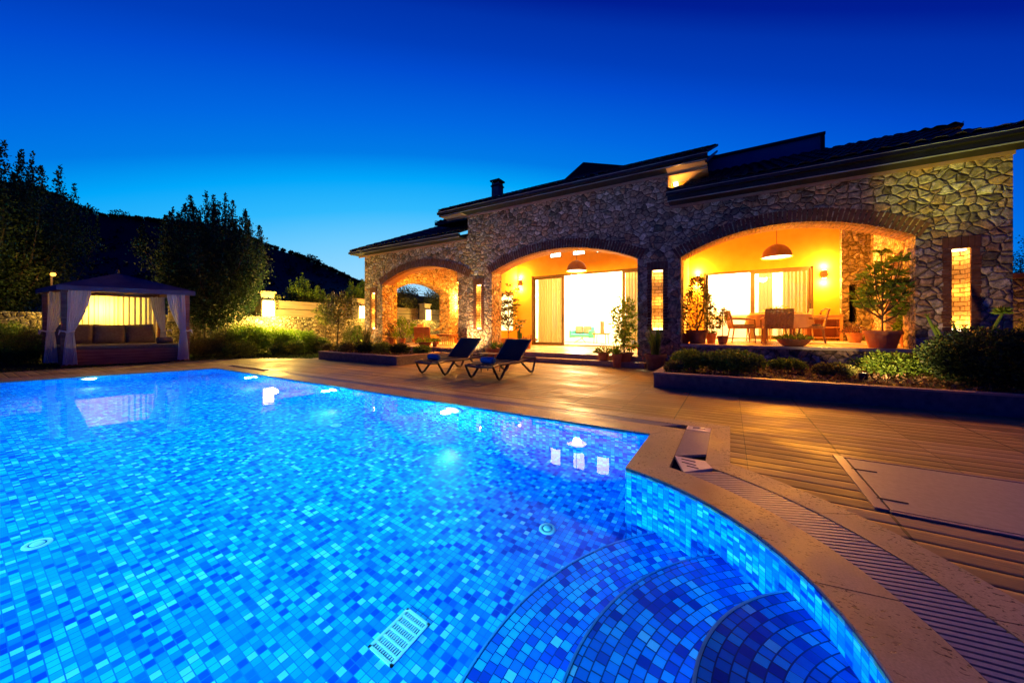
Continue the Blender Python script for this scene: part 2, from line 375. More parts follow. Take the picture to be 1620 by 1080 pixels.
# ------------------------------------------------------------------ mesh builder
ORG = {}
class MB:
    def __init__(s): s.v = []; s.f = []; s.uv = []; s.arr = []
    def face(s, pts, uv=None):
        i = len(s.v); s.v.extend([tuple(p) for p in pts]); s.f.append(tuple(range(i, i + len(pts))))
        s.uv.append(uv if uv else [(0, 0)] * len(pts)); return s
    def box(s, x0, x1, y0, y1, z0, z1, M=None):
        c = [(x0, y0, z0), (x1, y0, z0), (x1, y1, z0), (x0, y1, z0), (x0, y0, z1), (x1, y0, z1), (x1, y1, z1), (x0, y1, z1)]
        if M is not None: c = [tuple(M @ Vector(p)) for p in c]
        i = len(s.v); s.v.extend(c)
        for q in ((0, 3, 2, 1), (4, 5, 6, 7), (0, 1, 5, 4), (1, 2, 6, 5), (2, 3, 7, 6), (3, 0, 4, 7)):
            s.f.append(tuple(i + k for k in q)); s.uv.append([(0, 0)] * 4)
        return s
    def tube(s, path, r, n=8, cap=True):
        path = [Vector(p) for p in path]; k = len(path)
        rs = r if isinstance(r, (list, tuple)) else [r] * k
        i0 = len(s.v); up = Vector((0, 0, 1))
        for j in range(k):
            d = (path[min(j + 1, k - 1)] - path[max(j - 1, 0)]).normalized()
            a = d.cross(up) if abs(d.dot(up)) < .95 else d.cross(Vector((1, 0, 0)))
            a.normalize(); b = d.cross(a)
            for q in range(n):
                w = 2 * PI * q / n; s.v.append(tuple(path[j] + (a * math.cos(w) + b * math.sin(w)) * rs[j]))
        for j in range(k - 1):
            for q in range(n):
                s.f.append((i0 + j * n + q, i0 + j * n + (q + 1) % n, i0 + (j + 1) * n + (q + 1) % n, i0 + (j + 1) * n + q)); s.uv.append([(0, 0)] * 4)
        if cap:
            s.f.append(tuple(i0 + q for q in range(n))); s.uv.append([(0, 0)] * n)
            s.f.append(tuple(i0 + (k - 1) * n + q for q in reversed(range(n)))); s.uv.append([(0, 0)] * n)
        return s
    def lathe(s, prof, c=(0, 0, 0), n=24, M=None):
        i0 = len(s.v)
        for r, z in prof:
            for q in range(n):
                w = 2 * PI * q / n; p = Vector((r * math.cos(w), r * math.sin(w), z))
                if M is not None: p = M @ p
                s.v.append((c[0] + p.x, c[1] + p.y, c[2] + p.z))
        for j in range(len(prof) - 1):
            for q in range(n):
                s.f.append((i0 + j * n + q, i0 + j * n + (q + 1) % n, i0 + (j + 1) * n + (q + 1) % n, i0 + (j + 1) * n + q)); s.uv.append([(0, 0)] * 4)
        return s
    def prism(s, outer, holes, fn, d0, d1, sides=True):
        """2D polygon with holes, mapped by fn(u, v, d) to 3D, extruded from d0 to d1"""
        loops = [list(outer)] + [list(h) for h in holes]
        tri = tessellate_polygon([[Vector((p[0], p[1], 0)) for p in l] for l in loops])
        flat = [p for l in loops for p in l]
        for d in (d0, d1):
            i0 = len(s.v); s.v.extend([fn(p[0], p[1], d) for p in flat])
            for a in tri: s.f.append(tuple(i0 + k for k in a)); s.uv.append([(flat[k][0], flat[k][1]) for k in a])
            if not sides and d == d0: break
        if sides:
            for l in loops:
                m = len(l); i0 = len(s.v); s.v.extend([fn(p[0], p[1], d) for d in (d0, d1) for p in l])
                for k in range(m):
                    s.f.append((i0 + k, i0 + (k + 1) % m, i0 + m + (k + 1) % m, i0 + m + k)); s.uv.append([(0, 0)] * 4)
        return s
    def leaves(s, P_, D, L, Wd, fold=.25, up=None):
        """rhombic folded leaves; P_ base points (n,3), D unit directions (n,3)"""
        P_ = np.asarray(P_, float); D = np.asarray(D, float); n = len(P_)
        if n == 0: return s
        L = np.broadcast_to(np.asarray(L, float), (n,))[:, None]; Wd = np.broadcast_to(np.asarray(Wd, float), (n,))[:, None]
        rnd = RNG.normal(size=(n, 3)); S = np.cross(D, rnd); S /= np.linalg.norm(S, axis=1)[:, None] + 1e-9
        Nn = np.cross(S, D)
        mid = P_ + D * L * .5
        s.arr.append(np.stack([P_, mid + S * Wd * .5 + Nn * Wd * fold, P_ + D * L - Nn * L * .12, mid - S * Wd * .5 + Nn * Wd * fold], 1).reshape(-1, 3))
        return s
    def build(s, name, m, parent=None, smooth=False, world=True):
        me = bpy.data.meshes.new(name)
        v = np.array(s.v, float).reshape(-1, 3)
        if s.arr:
            a = np.concatenate(s.arr); base = len(v); v = np.concatenate([v, a]); nq = len(a) // 4
        o0 = (0, 0, 0)
        if parent is not None and world: o0 = ORG.get(parent.name, (0, 0, 0))
        v = v - np.array(o0)
        if s.arr and not s.f:
            me.vertices.add(len(v)); me.vertices.foreach_set('co', v.ravel())
            me.loops.add(nq * 4); me.loops.foreach_set('vertex_index', np.arange(nq * 4))
            me.polygons.add(nq); me.polygons.foreach_set('loop_start', np.arange(nq) * 4)
            me.update(calc_edges=True)
        else:
            f = list(s.f)
            if s.arr: f += [(base + 4 * k, base + 4 * k + 1, base + 4 * k + 2, base + 4 * k + 3) for k in range(nq)]
            me.from_pydata([tuple(p) for p in v], [], f)
            if not s.arr:
                ul = me.uv_layers.new(name='UVMap'); flat = [c for u in s.uv for p in u for c in p]
                ul.data.foreach_set('uv', flat)
        if smooth: me.polygons.foreach_set('use_smooth', [True] * len(me.polygons))
        me.materials.append(m); me.update()
        o = bpy.data.objects.new(name, me); COL.objects.link(o)
        if parent is not None:
            o.parent = parent; ORG[o.name] = o0
        return o
RNG = np.random.default_rng(7); random.seed(7)
def bevel(o, w=.005, seg=2):
    md = o.modifiers.new('bevel', 'BEVEL'); md.width = w; md.segments = seg; md.limit_method = 'ANGLE'; return o
def subd(o, l=1):
    md = o.modifiers.new('sub', 'SUBSURF'); md.levels = l; md.render_levels = l; return o
def tag(o, label=None, cat=None, group=None, kind=None):
    if label: o['label'] = label
    if cat: o['category'] = cat
    if group: o['group'] = group
    if kind: o['kind'] = kind
    return o
def thing(name, label, cat, loc=(0, 0, 0), rz=0, group=None):
    o = bpy.data.objects.new(name, None); COL.objects.link(o); o.location = loc; o.rotation_euler = (0, 0, rz)
    o.empty_display_size = .2
    ORG[o.name] = tuple(loc); return tag(o, label, cat, group)
def copy_tree(o, parent=None):
    c = o.copy(); COL.objects.link(c); c.parent = parent
    for ch in [k for k in KIDS(o)]: copy_tree(ch, c)
    return c
def KIDS(o): return [k for k in COL.objects if k.parent == o]
def lamp(name, loc, energy, col, parent=None, radius=.05, spot=None, target=None, blend=.5):
    l = bpy.data.lights.new(name, 'SPOT' if spot else 'POINT'); l.energy = energy; l.color = col; l.shadow_soft_size = radius
    if spot: l.spot_size = R(spot); l.spot_blend = blend
    o = bpy.data.objects.new(name, l); COL.objects.link(o)
    loc = Vector(loc)
    if target is not None: o.rotation_euler = (Vector(target) - loc).to_track_quat('-Z', 'Y').to_euler()
    if parent is not None:
        o.parent = parent; loc = loc - Vector(ORG.get(parent.name, (0, 0, 0)))
    o.location = loc; return o
WARM = (1, .34, .015); WARM2 = (1, .41, .06)
XZ = lambda u, v, d: (u, d, v)
YZ = lambda u, v, d: (d, u, v)
XY = lambda u, v, d: (u, v, d)

# ================================================================== POOL (structure)
WZ = -.022; FZ = WZ - 1.04
PC = (-1.07, 1.27)
LV = [dict(y=3.70, x=-.67, r=1.50, f=0), dict(y=4.05, x=-.39, r=1.76, f=.35), dict(y=4.22, x=-.165, r=2.01, f=.52), dict(y=4.42, x=0., r=2.21, f=.72)]
def curve(l, n1=44, n2=4, n3=72):
    """ordered boundary of the pool at offset level l, from the far corner round the rounded end and back"""
    L = LV[l]; pts = []
    xf = lambda y: -11.2 - L['f'] - (3.75 - y) * .22
    yl = L['y']; yb = 2 * PC[1] - yl
    for i in range(n1 + 1):
        x = xf(yl) + (L['x'] - xf(yl)) * i / n1
        pts.append((x, yl + .10 * (1 - i / n1)))
    a0 = math.acos((L['x'] - PC[0]) / L['r']); ya = PC[1] + L['r'] * math.sin(a0)
    for i in range(1, n2 + 1): pts.append((L['x'], yl + (ya - yl) * i / n2))
    for i in range(1, n3): 
        a = a0 - 2 * a0 * i / n3; pts.append((PC[0] + L['r'] * math.cos(a), PC[1] + L['r'] * math.sin(a)))
    for i in range(n2 + 1): pts.append((L['x'], 2 * PC[1] - ya + (yb - 2 * PC[1] + ya) * i / n2))
    for i in range(1, n1 + 1): pts.append((L['x'] + (xf(yb) - L['x']) * i / n1, yb))
    return pts
CV = [curve(i) for i in range(4)]
n1, n2, n3 = 44, 4, 72
# basin
m = MB(); m.prism(CV[0], [], XY, FZ, FZ, sides=False)
s_ = 0
for i in range(len(CV[0])):
    a = CV[0][i]; c_ = CV[0][(i + 1) % len(CV[0])]; L_ = math.dist(a, c_)
    m.face([(a[0], a[1], FZ), (c_[0], c_[1], FZ), (c_[0], c_[1], -.012), (a[0], a[1], -.012)], [(s_, FZ), (s_ + L_, FZ), (s_ + L_, -.012), (s_, -.012)])
    s_ += L_
tag(m.build('pool_basin', TILE), kind='structure')
# rounded steps in the curved end
SCn = (.74, 1.36)
for k, (r_, d_) in enumerate(((.85, .25), (1.30, .50), (1.75, .76))):
    m = MB(); zt = WZ - d_; n = 96; r0 = max(r_ - .62, .05)
    for i in range(n):
        a, b_ = PI * .5 + PI * i / n - .25 + .5 * 0, PI * .5 + PI * (i + 1) / n - .25
        a = .35 * PI + 1.3 * PI * i / n; b_ = .35 * PI + 1.3 * PI * (i + 1) / n
        rr_ = [r0, r_ - .012, r_]
        for q in range(1):
            p0, p1 = rr_[q], rr_[q + 1]
            m.face([(SCn[0] + p0 * math.cos(a), SCn[1] + p0 * math.sin(a), zt), (SCn[0] + p1 * math.cos(a), SCn[1] + p1 * math.sin(a), zt),
                    (SCn[0] + p1 * math.cos(b_), SCn[1] + p1 * math.sin(b_), zt), (SCn[0] + p0 * math.cos(b_), SCn[1] + p0 * math.sin(b_), zt)],
                   [(p0, a), (p1, a), (p1, b_), (p0, b_)])
        m.face([(SCn[0] + r_ * math.cos(a), SCn[1] + r_ * math.sin(a), zt - .27), (SCn[0] + r_ * math.cos(b_), SCn[1] + r_ * math.sin(b_), zt - .27),
                (SCn[0] + r_ * math.cos(b_), SCn[1] + r_ * math.sin(b_), zt), (SCn[0] + r_ * math.cos(a), SCn[1] + r_ * math.sin(a), zt)],
               [(r_ + zt - .27, a), (r_ + zt - .27, b_), (r_ + zt, b_), (r_ + zt, a)])
    st = m.build('pool_step', TILEP); tag(st, kind='structure')
    m = MB()
    for i in range(n):
        a = .35 * PI + 1.3 * PI * i / n; b_ = .35 * PI + 1.3 * PI * (i + 1) / n; q0, q1 = r_ - .009, r_ + .003
        m.face([(SCn[0] + q0 * math.cos(a), SCn[1] + q0 * math.sin(a), zt + .0015), (SCn[0] + q1 * math.cos(a), SCn[1] + q1 * math.sin(a), zt + .0015), (SCn[0] + q1 * math.cos(b_), SCn[1] + q1 * math.sin(b_), zt + .0015), (SCn[0] + q0 * math.cos(b_), SCn[1] + q0 * math.sin(b_), zt + .0015)])
    m.build('step_edge', EDGET if k == 0 else EDGED, st)
# water
m = MB(); m.prism(CV[0], [], XY, WZ, WZ, sides=False)
wo = m.build('pool_water', WAT); tag(wo, kind='structure')
me = wo.data
for p in me.polygons:
    if p.normal.z < 0: p.flip()
me.update()
# coping stones in two bands, real gaps between the stones
def band(a, b, groups, z0=-.05, z1=0., inset=.0022):
    m = MB(); A, B = CV[a], CV[b]
    for g0, g1 in groups:
        ia = [A[i] for i in range(g0, g1 + 1)]; ib = [B[i] for i in range(g0, g1 + 1)]
        def sh(l, frm, to):
            v = Vector(to) - Vector(frm); 
            return tuple(Vector(frm) + v.normalized() * min(inset, v.length * .4))
        ia[0] = sh(ia, ia[0], ia[1]); ib[0] = sh(ib, ib[0], ib[1]); ia[-1] = sh(ia, ia[-1], ia[-2]); ib[-1] = sh(ib, ib[-1], ib[-2])
        dz = random.uniform(-.0008, .0008)
        n = len(ia); i0 = len(m.v)
        loop = ia + ib[::-1]
        m.v.extend([(p[0], p[1], z1 + dz) for p in loop] + [(p[0], p[1], z0) for p in loop])
        for k in range(n - 1):
            m.f.append((i0 + k, i0 + k + 1, i0 + 2 * n - 2 - k, i0 + 2 * n - 1 - k)); m.uv.append([(0, 0)] * 4)
        M_ = 2 * n
        for k in range(M_):
            m.f.append((i0 + k, i0 + (k + 1) % M_, i0 + M_ + (k + 1) % M_, i0 + M_ + k)); m.uv.append([(0, 0)] * 4)
    return m
last = len(CV[0]) - 1
gs = [(i, i + 4) for i in range(0, n1, 4)] + [(n1, n1 + n2)] + [(n1 + n2 + i, n1 + n2 + i + 12) for i in range(0, n3, 12)] + [(n1 + n2 + n3, n1 + 2 * n2 + n3)] + [(n1 + 2 * n2 + n3 + i, n1 + 2 * n2 + n3 + i + 4) for i in range(0, n1, 4)]
gs = [(a, min(b, last)) for a, b in gs] 
tag(band(0, 1, gs).build('pool_coping', TRAV), kind='structure')
tag(band(2, 3, gs).build('outer_coping', TRAV), kind='structure')
# far end of the coping
m = MB()
for a, b in ((0, 1), (2, 3)):
    p, q, r_, s2 = CV[a][0], CV[b][0], CV[b][-1], CV[a][-1]
    m.face([(p[0], p[1], 0), (q[0], q[1], 0), (r_[0], r_[1], 0), (s2[0], s2[1], 0)])
    m.face([(p[0], p[1], 0), (s2[0], s2[1], 0), (s2[0], s2[1], -.05), (p[0], p[1], -.05)])
p, q, r_, s2 = CV[1][0], CV[2][0], CV[2][-1], CV[1][-1]
m.face([(p[0], p[1], -.001), (q[0], q[1], -.001), (r_[0], r_[1], -.001), (s2[0], s2[1], -.001)])
tag(m.build('pool_coping', TRAV), kind='structure')
# overflow channel: shallow strip, the shade of its depth put into the black colour
m = MB(); A, B = CV[1], CV[2]
for i in range(last):
    m.face([(A[i][0], A[i][1], -.045), (A[i + 1][0], A[i + 1][1], -.045), (B[i + 1][0], B[i + 1][1], -.045), (B[i][0], B[i][1], -.045)])
tag(m.build('overflow_channel', mat('channel shade', (.012, .014, .018), .8)), kind='structure')
def slats(i0, i1, pitch, duty, name='slats', parent=None, z=-.003, mt=None):
    m = MB(); A = [Vector(p) for p in CV[1][i0:i1 + 1]]; B = [Vector(p) for p in CV[2][i0:i1 + 1]]
    acc = 0; nxt = 0.
    for k in range(len(A) - 1):
        L_ = ((B[k + 1] - B[k]).length + (A[k + 1] - A[k]).length) / 2
        while nxt < acc + L_ - pitch * duty:
            f0 = (nxt - acc) / L_; f1 = min(1, f0 + pitch * duty / L_)
            a0 = A[k].lerp(A[k + 1], f0); a1 = A[k].lerp(A[k + 1], f1); b0 = B[k].lerp(B[k + 1], f0); b1 = B[k].lerp(B[k + 1], f1)
            w = (b0 - a0).normalized() * .004
            q = [a0 + w, a1 + w, b1 - w, b0 - w]
            j = len(m.v); m.v.extend([(p.x, p.y, z) for p in q] + [(p.x, p.y, z - .02) for p in q])
            for f_ in ((0, 1, 2, 3), (0, 1, 5, 4), (1, 2, 6, 5), (2, 3, 7, 6), (3, 0, 4, 7)):
                m.f.append(tuple(j + c for c in f_)); m.uv.append([(0, 0)] * 4)
            nxt += pitch
        acc += L_
    return m
def grate(label, i0, i1, pitch, duty, group='overflow grates round the pool'):
    c = CV[1][(i0 + i1) // 2]; g = thing('drain_grate', label, 'grate', (c[0], c[1], -.02), 0, group)
    slats(i0, i1, pitch, duty).build('slats', GRAYP, g)
    m = MB()
    for cv, sg in ((CV[1], 1), (CV[2], -1)):
        m = MB()
        for k in range(i0, i1):
            a, b_ = cv[k], cv[k + 1]
            d = Vector((b_[0] - a[0], b_[1] - a[1])).normalized(); nn = Vector((d.y, -d.x)) * .0035
            m.face([(a[0] + nn.x, a[1] + nn.y, -.004), (b_[0] + nn.x, b_[1] + nn.y, -.004), (b_[0] - nn.x, b_[1] - nn.y, -.004), (a[0] - nn.x, a[1] - nn.y, -.004)])
        m.build('rim', DARKM, g)
    return g
grate('long slotted grey grate along the straight pool edge towards the villa', 8, n1 - 1, .028, .62)
grate('short fine-slotted grey grate joining the straight grate to the curved one', n1, n1 + n2 - 1, .011, .8)
grate('curved slotted grey grate round the end of the pool', n1 + n2 + 2, n1 + n2 + n3 - 2, .031, .66)
def corner_piece(label, pts, slots):
    c = pts[0]; g = thing('grate_corner', label, 'grate corner', (c[0], c[1], 0), 0, 'pale corner pieces of the overflow grate')
    m = MB(); m.prism(pts, [], XY, -.02, .001); bevel(m.build('plate', WHITEP, g), .002)
    m = MB()
    for a, b_ in slots:
        m.tube([(a[0], a[1], .0008), (b_[0], b_[1], .0008)], .0045, 6)
    m.build('slots', DARKM, g)
corner_piece('pale square corner piece where the straight grate turns beside the pool corner', [(-.385, 4.055), (-.17, 4.055), (-.17, 4.215), (-.385, 4.215)], [((-.33, 4.12), (-.22, 4.15)), ((-.33, 4.16), (-.27, 4.17))])
c1_, c2_ = CV[1], CV[2]; k0 = n1 + n2
corner_piece('pale wedge corner piece at the start of the curved grate', [(c1_[k0 - 1][0] + .004, 3.17), (c2_[k0 - 1][0] - .004, 3.17), (c2_[k0 + 1][0], c2_[k0 + 1][1] + .0), (c1_[k0 + 2][0], c1_[k0 + 2][1])],
             [((-.33, 3.12), (-.23, 3.10)), ((-.32, 3.05), (-.22, 3.03)), ((-.28, 2.985), (-.2, 2.97))])
m = MB()
# underwater lamps
def pool_light(x, y, d, label, dn=-.5, power=150):
    z = WZ - .22; d = Vector(d).normalized()
    g = thing('pool_light', label, 'pool light', (x, y, z), 0, 'round underwater lights in the pool walls')
    Mx = d.to_track_quat('Z', 'Y').to_matrix()
    m = MB(); m.lathe([(.0, .0), (.15, .0), (.15, .02), (.12, .035), (.105, .03)], (x, y, z), 28, Mx); m.build('lamp_ring', WHITEP, g, True)
    m = MB(); m.lathe([(.105, .028), (.07, .045), (.001, .05)], (x, y, z), 28, Mx); m.build('lens', E_POOL, g, True)
    p = Vector((x, y, z)) + d * .16
    lamp('pool_lamp', p, power * .30, (.05, .66, 1), g, .07)
    lamp('pool_beam', p, power * 2.0, (.05, .66, 1), g, .07, 112, p + d + Vector((0, 0, dn)), 1.0)
PLP = 480
pool_light(-8.92, 3.755, (0, -1, 0), 'underwater light in the straight pool wall, farthest to the left', power=PLP)
pool_light(-5.98, 3.735, (0, -1, 0), 'underwater light in the straight pool wall, in front of the left sun lounger', power=PLP)
pool_light(-3.21, 3.715, (0, -1, 0), 'brightest underwater light in the straight pool wall, nearest to the camera', power=PLP)
pool_light(-11.62, 1.75, (1, 0, 0), 'underwater light in the far pool wall in front of the gazebo', dn=-.15, power=PLP)
pool_light(-1.55, -1.15, (0, 1, 0), 'underwater light in the near pool wall opposite the steps', dn=-.1, power=PLP * 1.0)
pool_light(-4.5, -1.15, (0, 1, 0), 'middle underwater light in the near pool wall', power=PLP * 1.0)
pool_light(-7.6, -1.15, (0, 1, 0), 'far underwater light in the near pool wall', power=PLP)
# floor inlets and main drain
def inlet(x, y, label, r=.075):
    g = thing('pool_inlet', label, 'inlet', (x, y, FZ), 0, 'round white inlets on the pool floor')
    m = MB(); m.lathe([(r, .0), (r, .008), (r * .8, .014), (r * .62, .010)], (x, y, FZ), 24); m.build('flange', WHITEP, g, True)
    m = MB(); m.lathe([(r * .5, .008), (r * .42, .02), (r * .2, .024), (.001, .024)], (x, y, FZ), 20); m.build('nozzle', WHITEP, g, True)
inlet(-3.95, .37, 'white round inlet on the pool floor at the left of the picture', .065)
inlet(-1.22, 2.52, 'white round inlet on the pool floor below the corner of the pool', .065)
inlet(-4.6, 2.9, 'small round inlet on the pool floor under the brightest light', .07)
g = thing('main_drain', 'white rectangular main drain grille on the mosaic pool floor', 'drain grille', (-1.53, 1.33, FZ))
m = MB(); x0, x1, y0, y1 = -1.595, -1.475, 1.20, 1.47
x0, x1 = x0 - .03, x1 + .03
for a in ((x0, x0 + .014, y0, y1), (x1 - .014, x1, y0, y1), (x0, x1, y0, y0 + .014), (x0, x1, y1 - .014, y1)): m.box(a[0], a[1], a[2], a[3], FZ + .001, FZ + .012)
m.build('grille_frame', WHITEP, g)
m = MB()
for k in range(1, 6): yy = y0 + (y1 - y0) * k / 6; m.box(x0 + .015, x1 - .015, yy - .005, yy + .005, FZ + .001, FZ + .010)
for k in range(1, 12): xx = x0 + (x1 - x0) * k / 12; m.box(xx - .0035, xx + .0035, y0 + .015, y1 - .015, FZ + .001, FZ + .009)
m.build('grille_bars', WHITEP, g)

# ================================================================== DECK, GROUND
def around(l, x0, x1, y0, y1, z):
    """a sheet round the pool opening: strips between the boundary at level l and a rectangle"""
    m = MB(); C = CV[l]; nn = len(C)
    a, b_ = n1, n1 + 2 * n2 + n3
    for i in range(a): m.face([(C[i][0], C[i][1], z), (C[i + 1][0], C[i + 1][1], z), (C[i + 1][0], y1, z), (C[i][0], y1, z)])
    m.face([(C[a][0], C[a][1], z), (x1, C[a][1], z), (x1, y1, z), (C[a][0], y1, z)])
    for i in range(a, b_): m.face([(C[i][0], C[i][1], z), (C[i + 1][0], C[i + 1][1], z), (x1, C[i + 1][1], z), (x1, C[i][1], z)])
    m.face([(C[b_][0], C[b_][1], z), (C[b_][0], y0, z), (x1, y0, z), (x1, C[b_][1], z)])
    for i in range(b_, nn - 1): m.face([(C[i][0], C[i][1], z), (C[i + 1][0], C[i + 1][1], z), (C[i + 1][0], y0, z), (C[i][0], y0, z)])
    p, q = C[0], C[-1]
    if x0 < -50: m.face([(p[0], y1, z), (x0, y1, z), (x0, p[1], z), (p[0], p[1], z)]); m.face([(p[0], p[1], z), (x0, p[1], z), (x0, q[1], z), (q[0], q[1], z)]); m.face([(q[0], q[1], z), (x0, q[1], z), (x0, y0, z), (q[0], y0, z)])
    else:
        m.face([(p[0], p[1], z), (p[0], y1, z), (-12.0, y1, z), (-12.0, 6.6, z), (-13.55, 5.7, z), (-14.2, 4.6, z), (-14.2, p[1], z)])
        m.face([(p[0], p[1], z), (-14.2, p[1], z), (-14.55, -5, z), (q[0], -5, z), (q[0], q[1], z)])
    return m
m = around(3, -14.5, 9, -5, 9.86, -.004)
tag(m.build('wooden_deck', DECK), kind='structure')
m = MB()
big = [(-400 + 0, -300), (500, -300), (500, 600), (-400, 600)]
m = around(2, -400, 500, -300, 600, -.06)
tag(m.build('ground', GROUND), kind='structure')
# grass
m = MB()
def blades(n, fx_, hmin, hmax, w=.012, z=-.055):
    P_ = []
    while len(P_) < n:
        p = fx_(); 
        if p: P_.append((p[0], p[1], z))
    P_ = np.array(P_); D = RNG.normal(size=(n, 3)) * .35; D[:, 2] = 1; D /= np.linalg.norm(D, axis=1)[:, None]
    return P_, D, RNG.uniform(hmin, hmax, n), w
def gr1():
    x = random.uniform(-17.9, -14.6); y = random.uniform(-4, 5.6)
    return (x, y)
def gr2():
    x = random.uniform(-16.7, -12.05); y = random.uniform(4.3, 16)
    if x > -14.3 and y < 6.9 - (-12 - x) * .6: return None
    if x > -13.4 and y > 9.4: return None
    return (x, y)
a_ = blades(9000, gr1, .04, .10, .02); m.leaves(*a_)
a_ = blades(14000, gr2, .05, .12, .02); m.leaves(*a_)
tag(m.build('grass', GRASS), 'short green grass along the foot of the stone garden wall', 'grass', kind='stuff')

# access hatch in the deck
g = thing('access_hatch', 'wide beige hatch cover with metal edge set into the wooden deck', 'hatch', (.8, 3.3, 0))
m = MB(); m.box(.787, 2.5, 2.875, 3.815, -.03, .004); bevel(m.build('cover_panel', noisy('hatch stone', (.50, .44, .24), (.58, .52, .30), 30, .5, .002), g), .003)
m = MB(); m.box(.715, .775, 2.86, 3.86, -.03, .006); m.box(.775, 2.5, 2.835, 2.862, -.03, .005); m.box(.775, 2.5, 3.828, 3.85, -.03, .005)
bevel(m.build('frame', noisy('hatch frame', (.4, .3, .23), (.46, .35, .27), 9, .35), g), .002)
m = MB()
m.box(.776, .786, 2.86, 3.83, -.03, -.002); m.box(.776, 2.5, 2.863, 2.873, -.03, -.002)
m.build('gap_seal', mat('seal dark', (.10, .07, .045), .8), g)
for yy in (3.02, 3.55):
    m = MB(); m.box(.765, .90, yy, yy + .012, .003, .008); m.build('hinge_slot', mat('seal dark'), g)
def leafball(m, c, rx, ry, rz, n, L, Wd, shell=.45):
    D = RNG.normal(size=(n, 3)); D /= np.linalg.norm(D, axis=1)[:, None]
    r = RNG.uniform(shell, 1, n) ** .7
    P_ = np.array(c) + D * r[:, None] * np.array([rx, ry, rz])
    E_ = D * .7 + RNG.normal(size=(n, 3)) * .6; E_ /= np.linalg.norm(E_, axis=1)[:, None]
    m.leaves(P_, E_, RNG.uniform(.7, 1.2, n) * L, Wd)

# ================================================================== VILLA
V = thing('stone_villa', 'long stone villa with three lit arches, dark tiled roofs and glowing wall slits', 'house', (-4.6, 12, 0))
Y0, Y1 = 9.8, 10.38
def arc(xa, xb, zs, za, n=28):
    """segmental arch from (xb, zs) back to (xa, zs), apex za"""
    w = (xb - xa) / 2; h = za - zs; r_ = (w * w + h * h) / (2 * h); cx = (xa + xb) / 2; cz = za - r_
    a = math.asin(w / r_)
    return [(cx + r_ * math.sin(a - 2 * a * i / n), cz + r_ * math.cos(a - 2 * a * i / n)) for i in range(n + 1)], (cx, cz, r_, a)
ARCH = [(-12.33, -7.86, .28, 2.83, 3.36), (-6.80, -2.10, .26, 2.88, 3.40), (-1.05, 3.01, .62, 2.80, 3.33)]
NICH = [(-13.03, -12.80, .97, 2.50), (-7.46, -7.24, .97, 2.50), (-1.74, -1.47, .97, 2.52), (3.47, 3.70, .97, 2.48)]
holes = []
for xa, xb, zf, zs, za in ARCH:
    pts, info = arc(xa, xb, zs, za)
    holes.append([(xa, zf), (xb, zf)] + pts)
for x0, x1, z0, z1 in NICH: holes.append([(x0, z0), (x1, z0), (x1, z1), (x0, z1)])
outer = [(-13.49, -.1), (4.18, -.1), (4.18, 4.22), (-1.35, 4.22), (-1.35, 5.03), (-7.82, 5.03), (-7.82, 4.22), (-13.49, 4.22)]
MB().prism(outer, holes, XZ, Y0, Y1).build('front_wall', STONE, V)
# brick voussoirs round each arch
for xa, xb, zf, zs, za in ARCH:
    pts, (cx, cz, r_, a) = arc(xa, xb, zs, za)
    m = MB(); n = int(2 * a * r_ / .078)
    a2 = a + .02
    for i in range(n):
        b0 = -a2 + 2 * a2 * i / n + .0028; b1 = -a2 + 2 * a2 * (i + 1) / n - .0028
        ro = r_ + .27 + random.uniform(-.012, .012); yo = Y0 - .012 - random.uniform(0, .012)
        q = [(cx + rr * math.sin(bb), cz + rr * math.cos(bb)) for rr, bb in ((r_ - .012, b0), (ro, b0), (ro, b1), (r_ - .012, b1))]
        m.prism(q, [], XZ, yo, Y0 + .17)
    m.build('arch_trim', TRIMB, V)
    # brick-lined soffit
    m = MB(); n = int(2 * a * r_ / .078)
    for i in range(n):
        b0 = -a + 2 * a * i / n + .0028; b1 = -a + 2 * a * (i + 1) / n - .0028
        for ya, yb in ((Y0 + .18, Y0 + .375), (Y0 + .385, Y1 + .004)):
            q = [(cx + rr * math.sin(bb), cz + rr * math.cos(bb)) for rr, bb in ((r_ - .012 - random.uniform(0, .006), b0), (r_ + .02, b0), (r_ + .02, b1), (r_ - .012, b1))]
            m.prism(q, [], XZ, ya, yb)
    m.build('arch_soffit', noisy('soffit brick', (.34, .17, .08), (.48, .26, .12), 9, .85, .006), V)
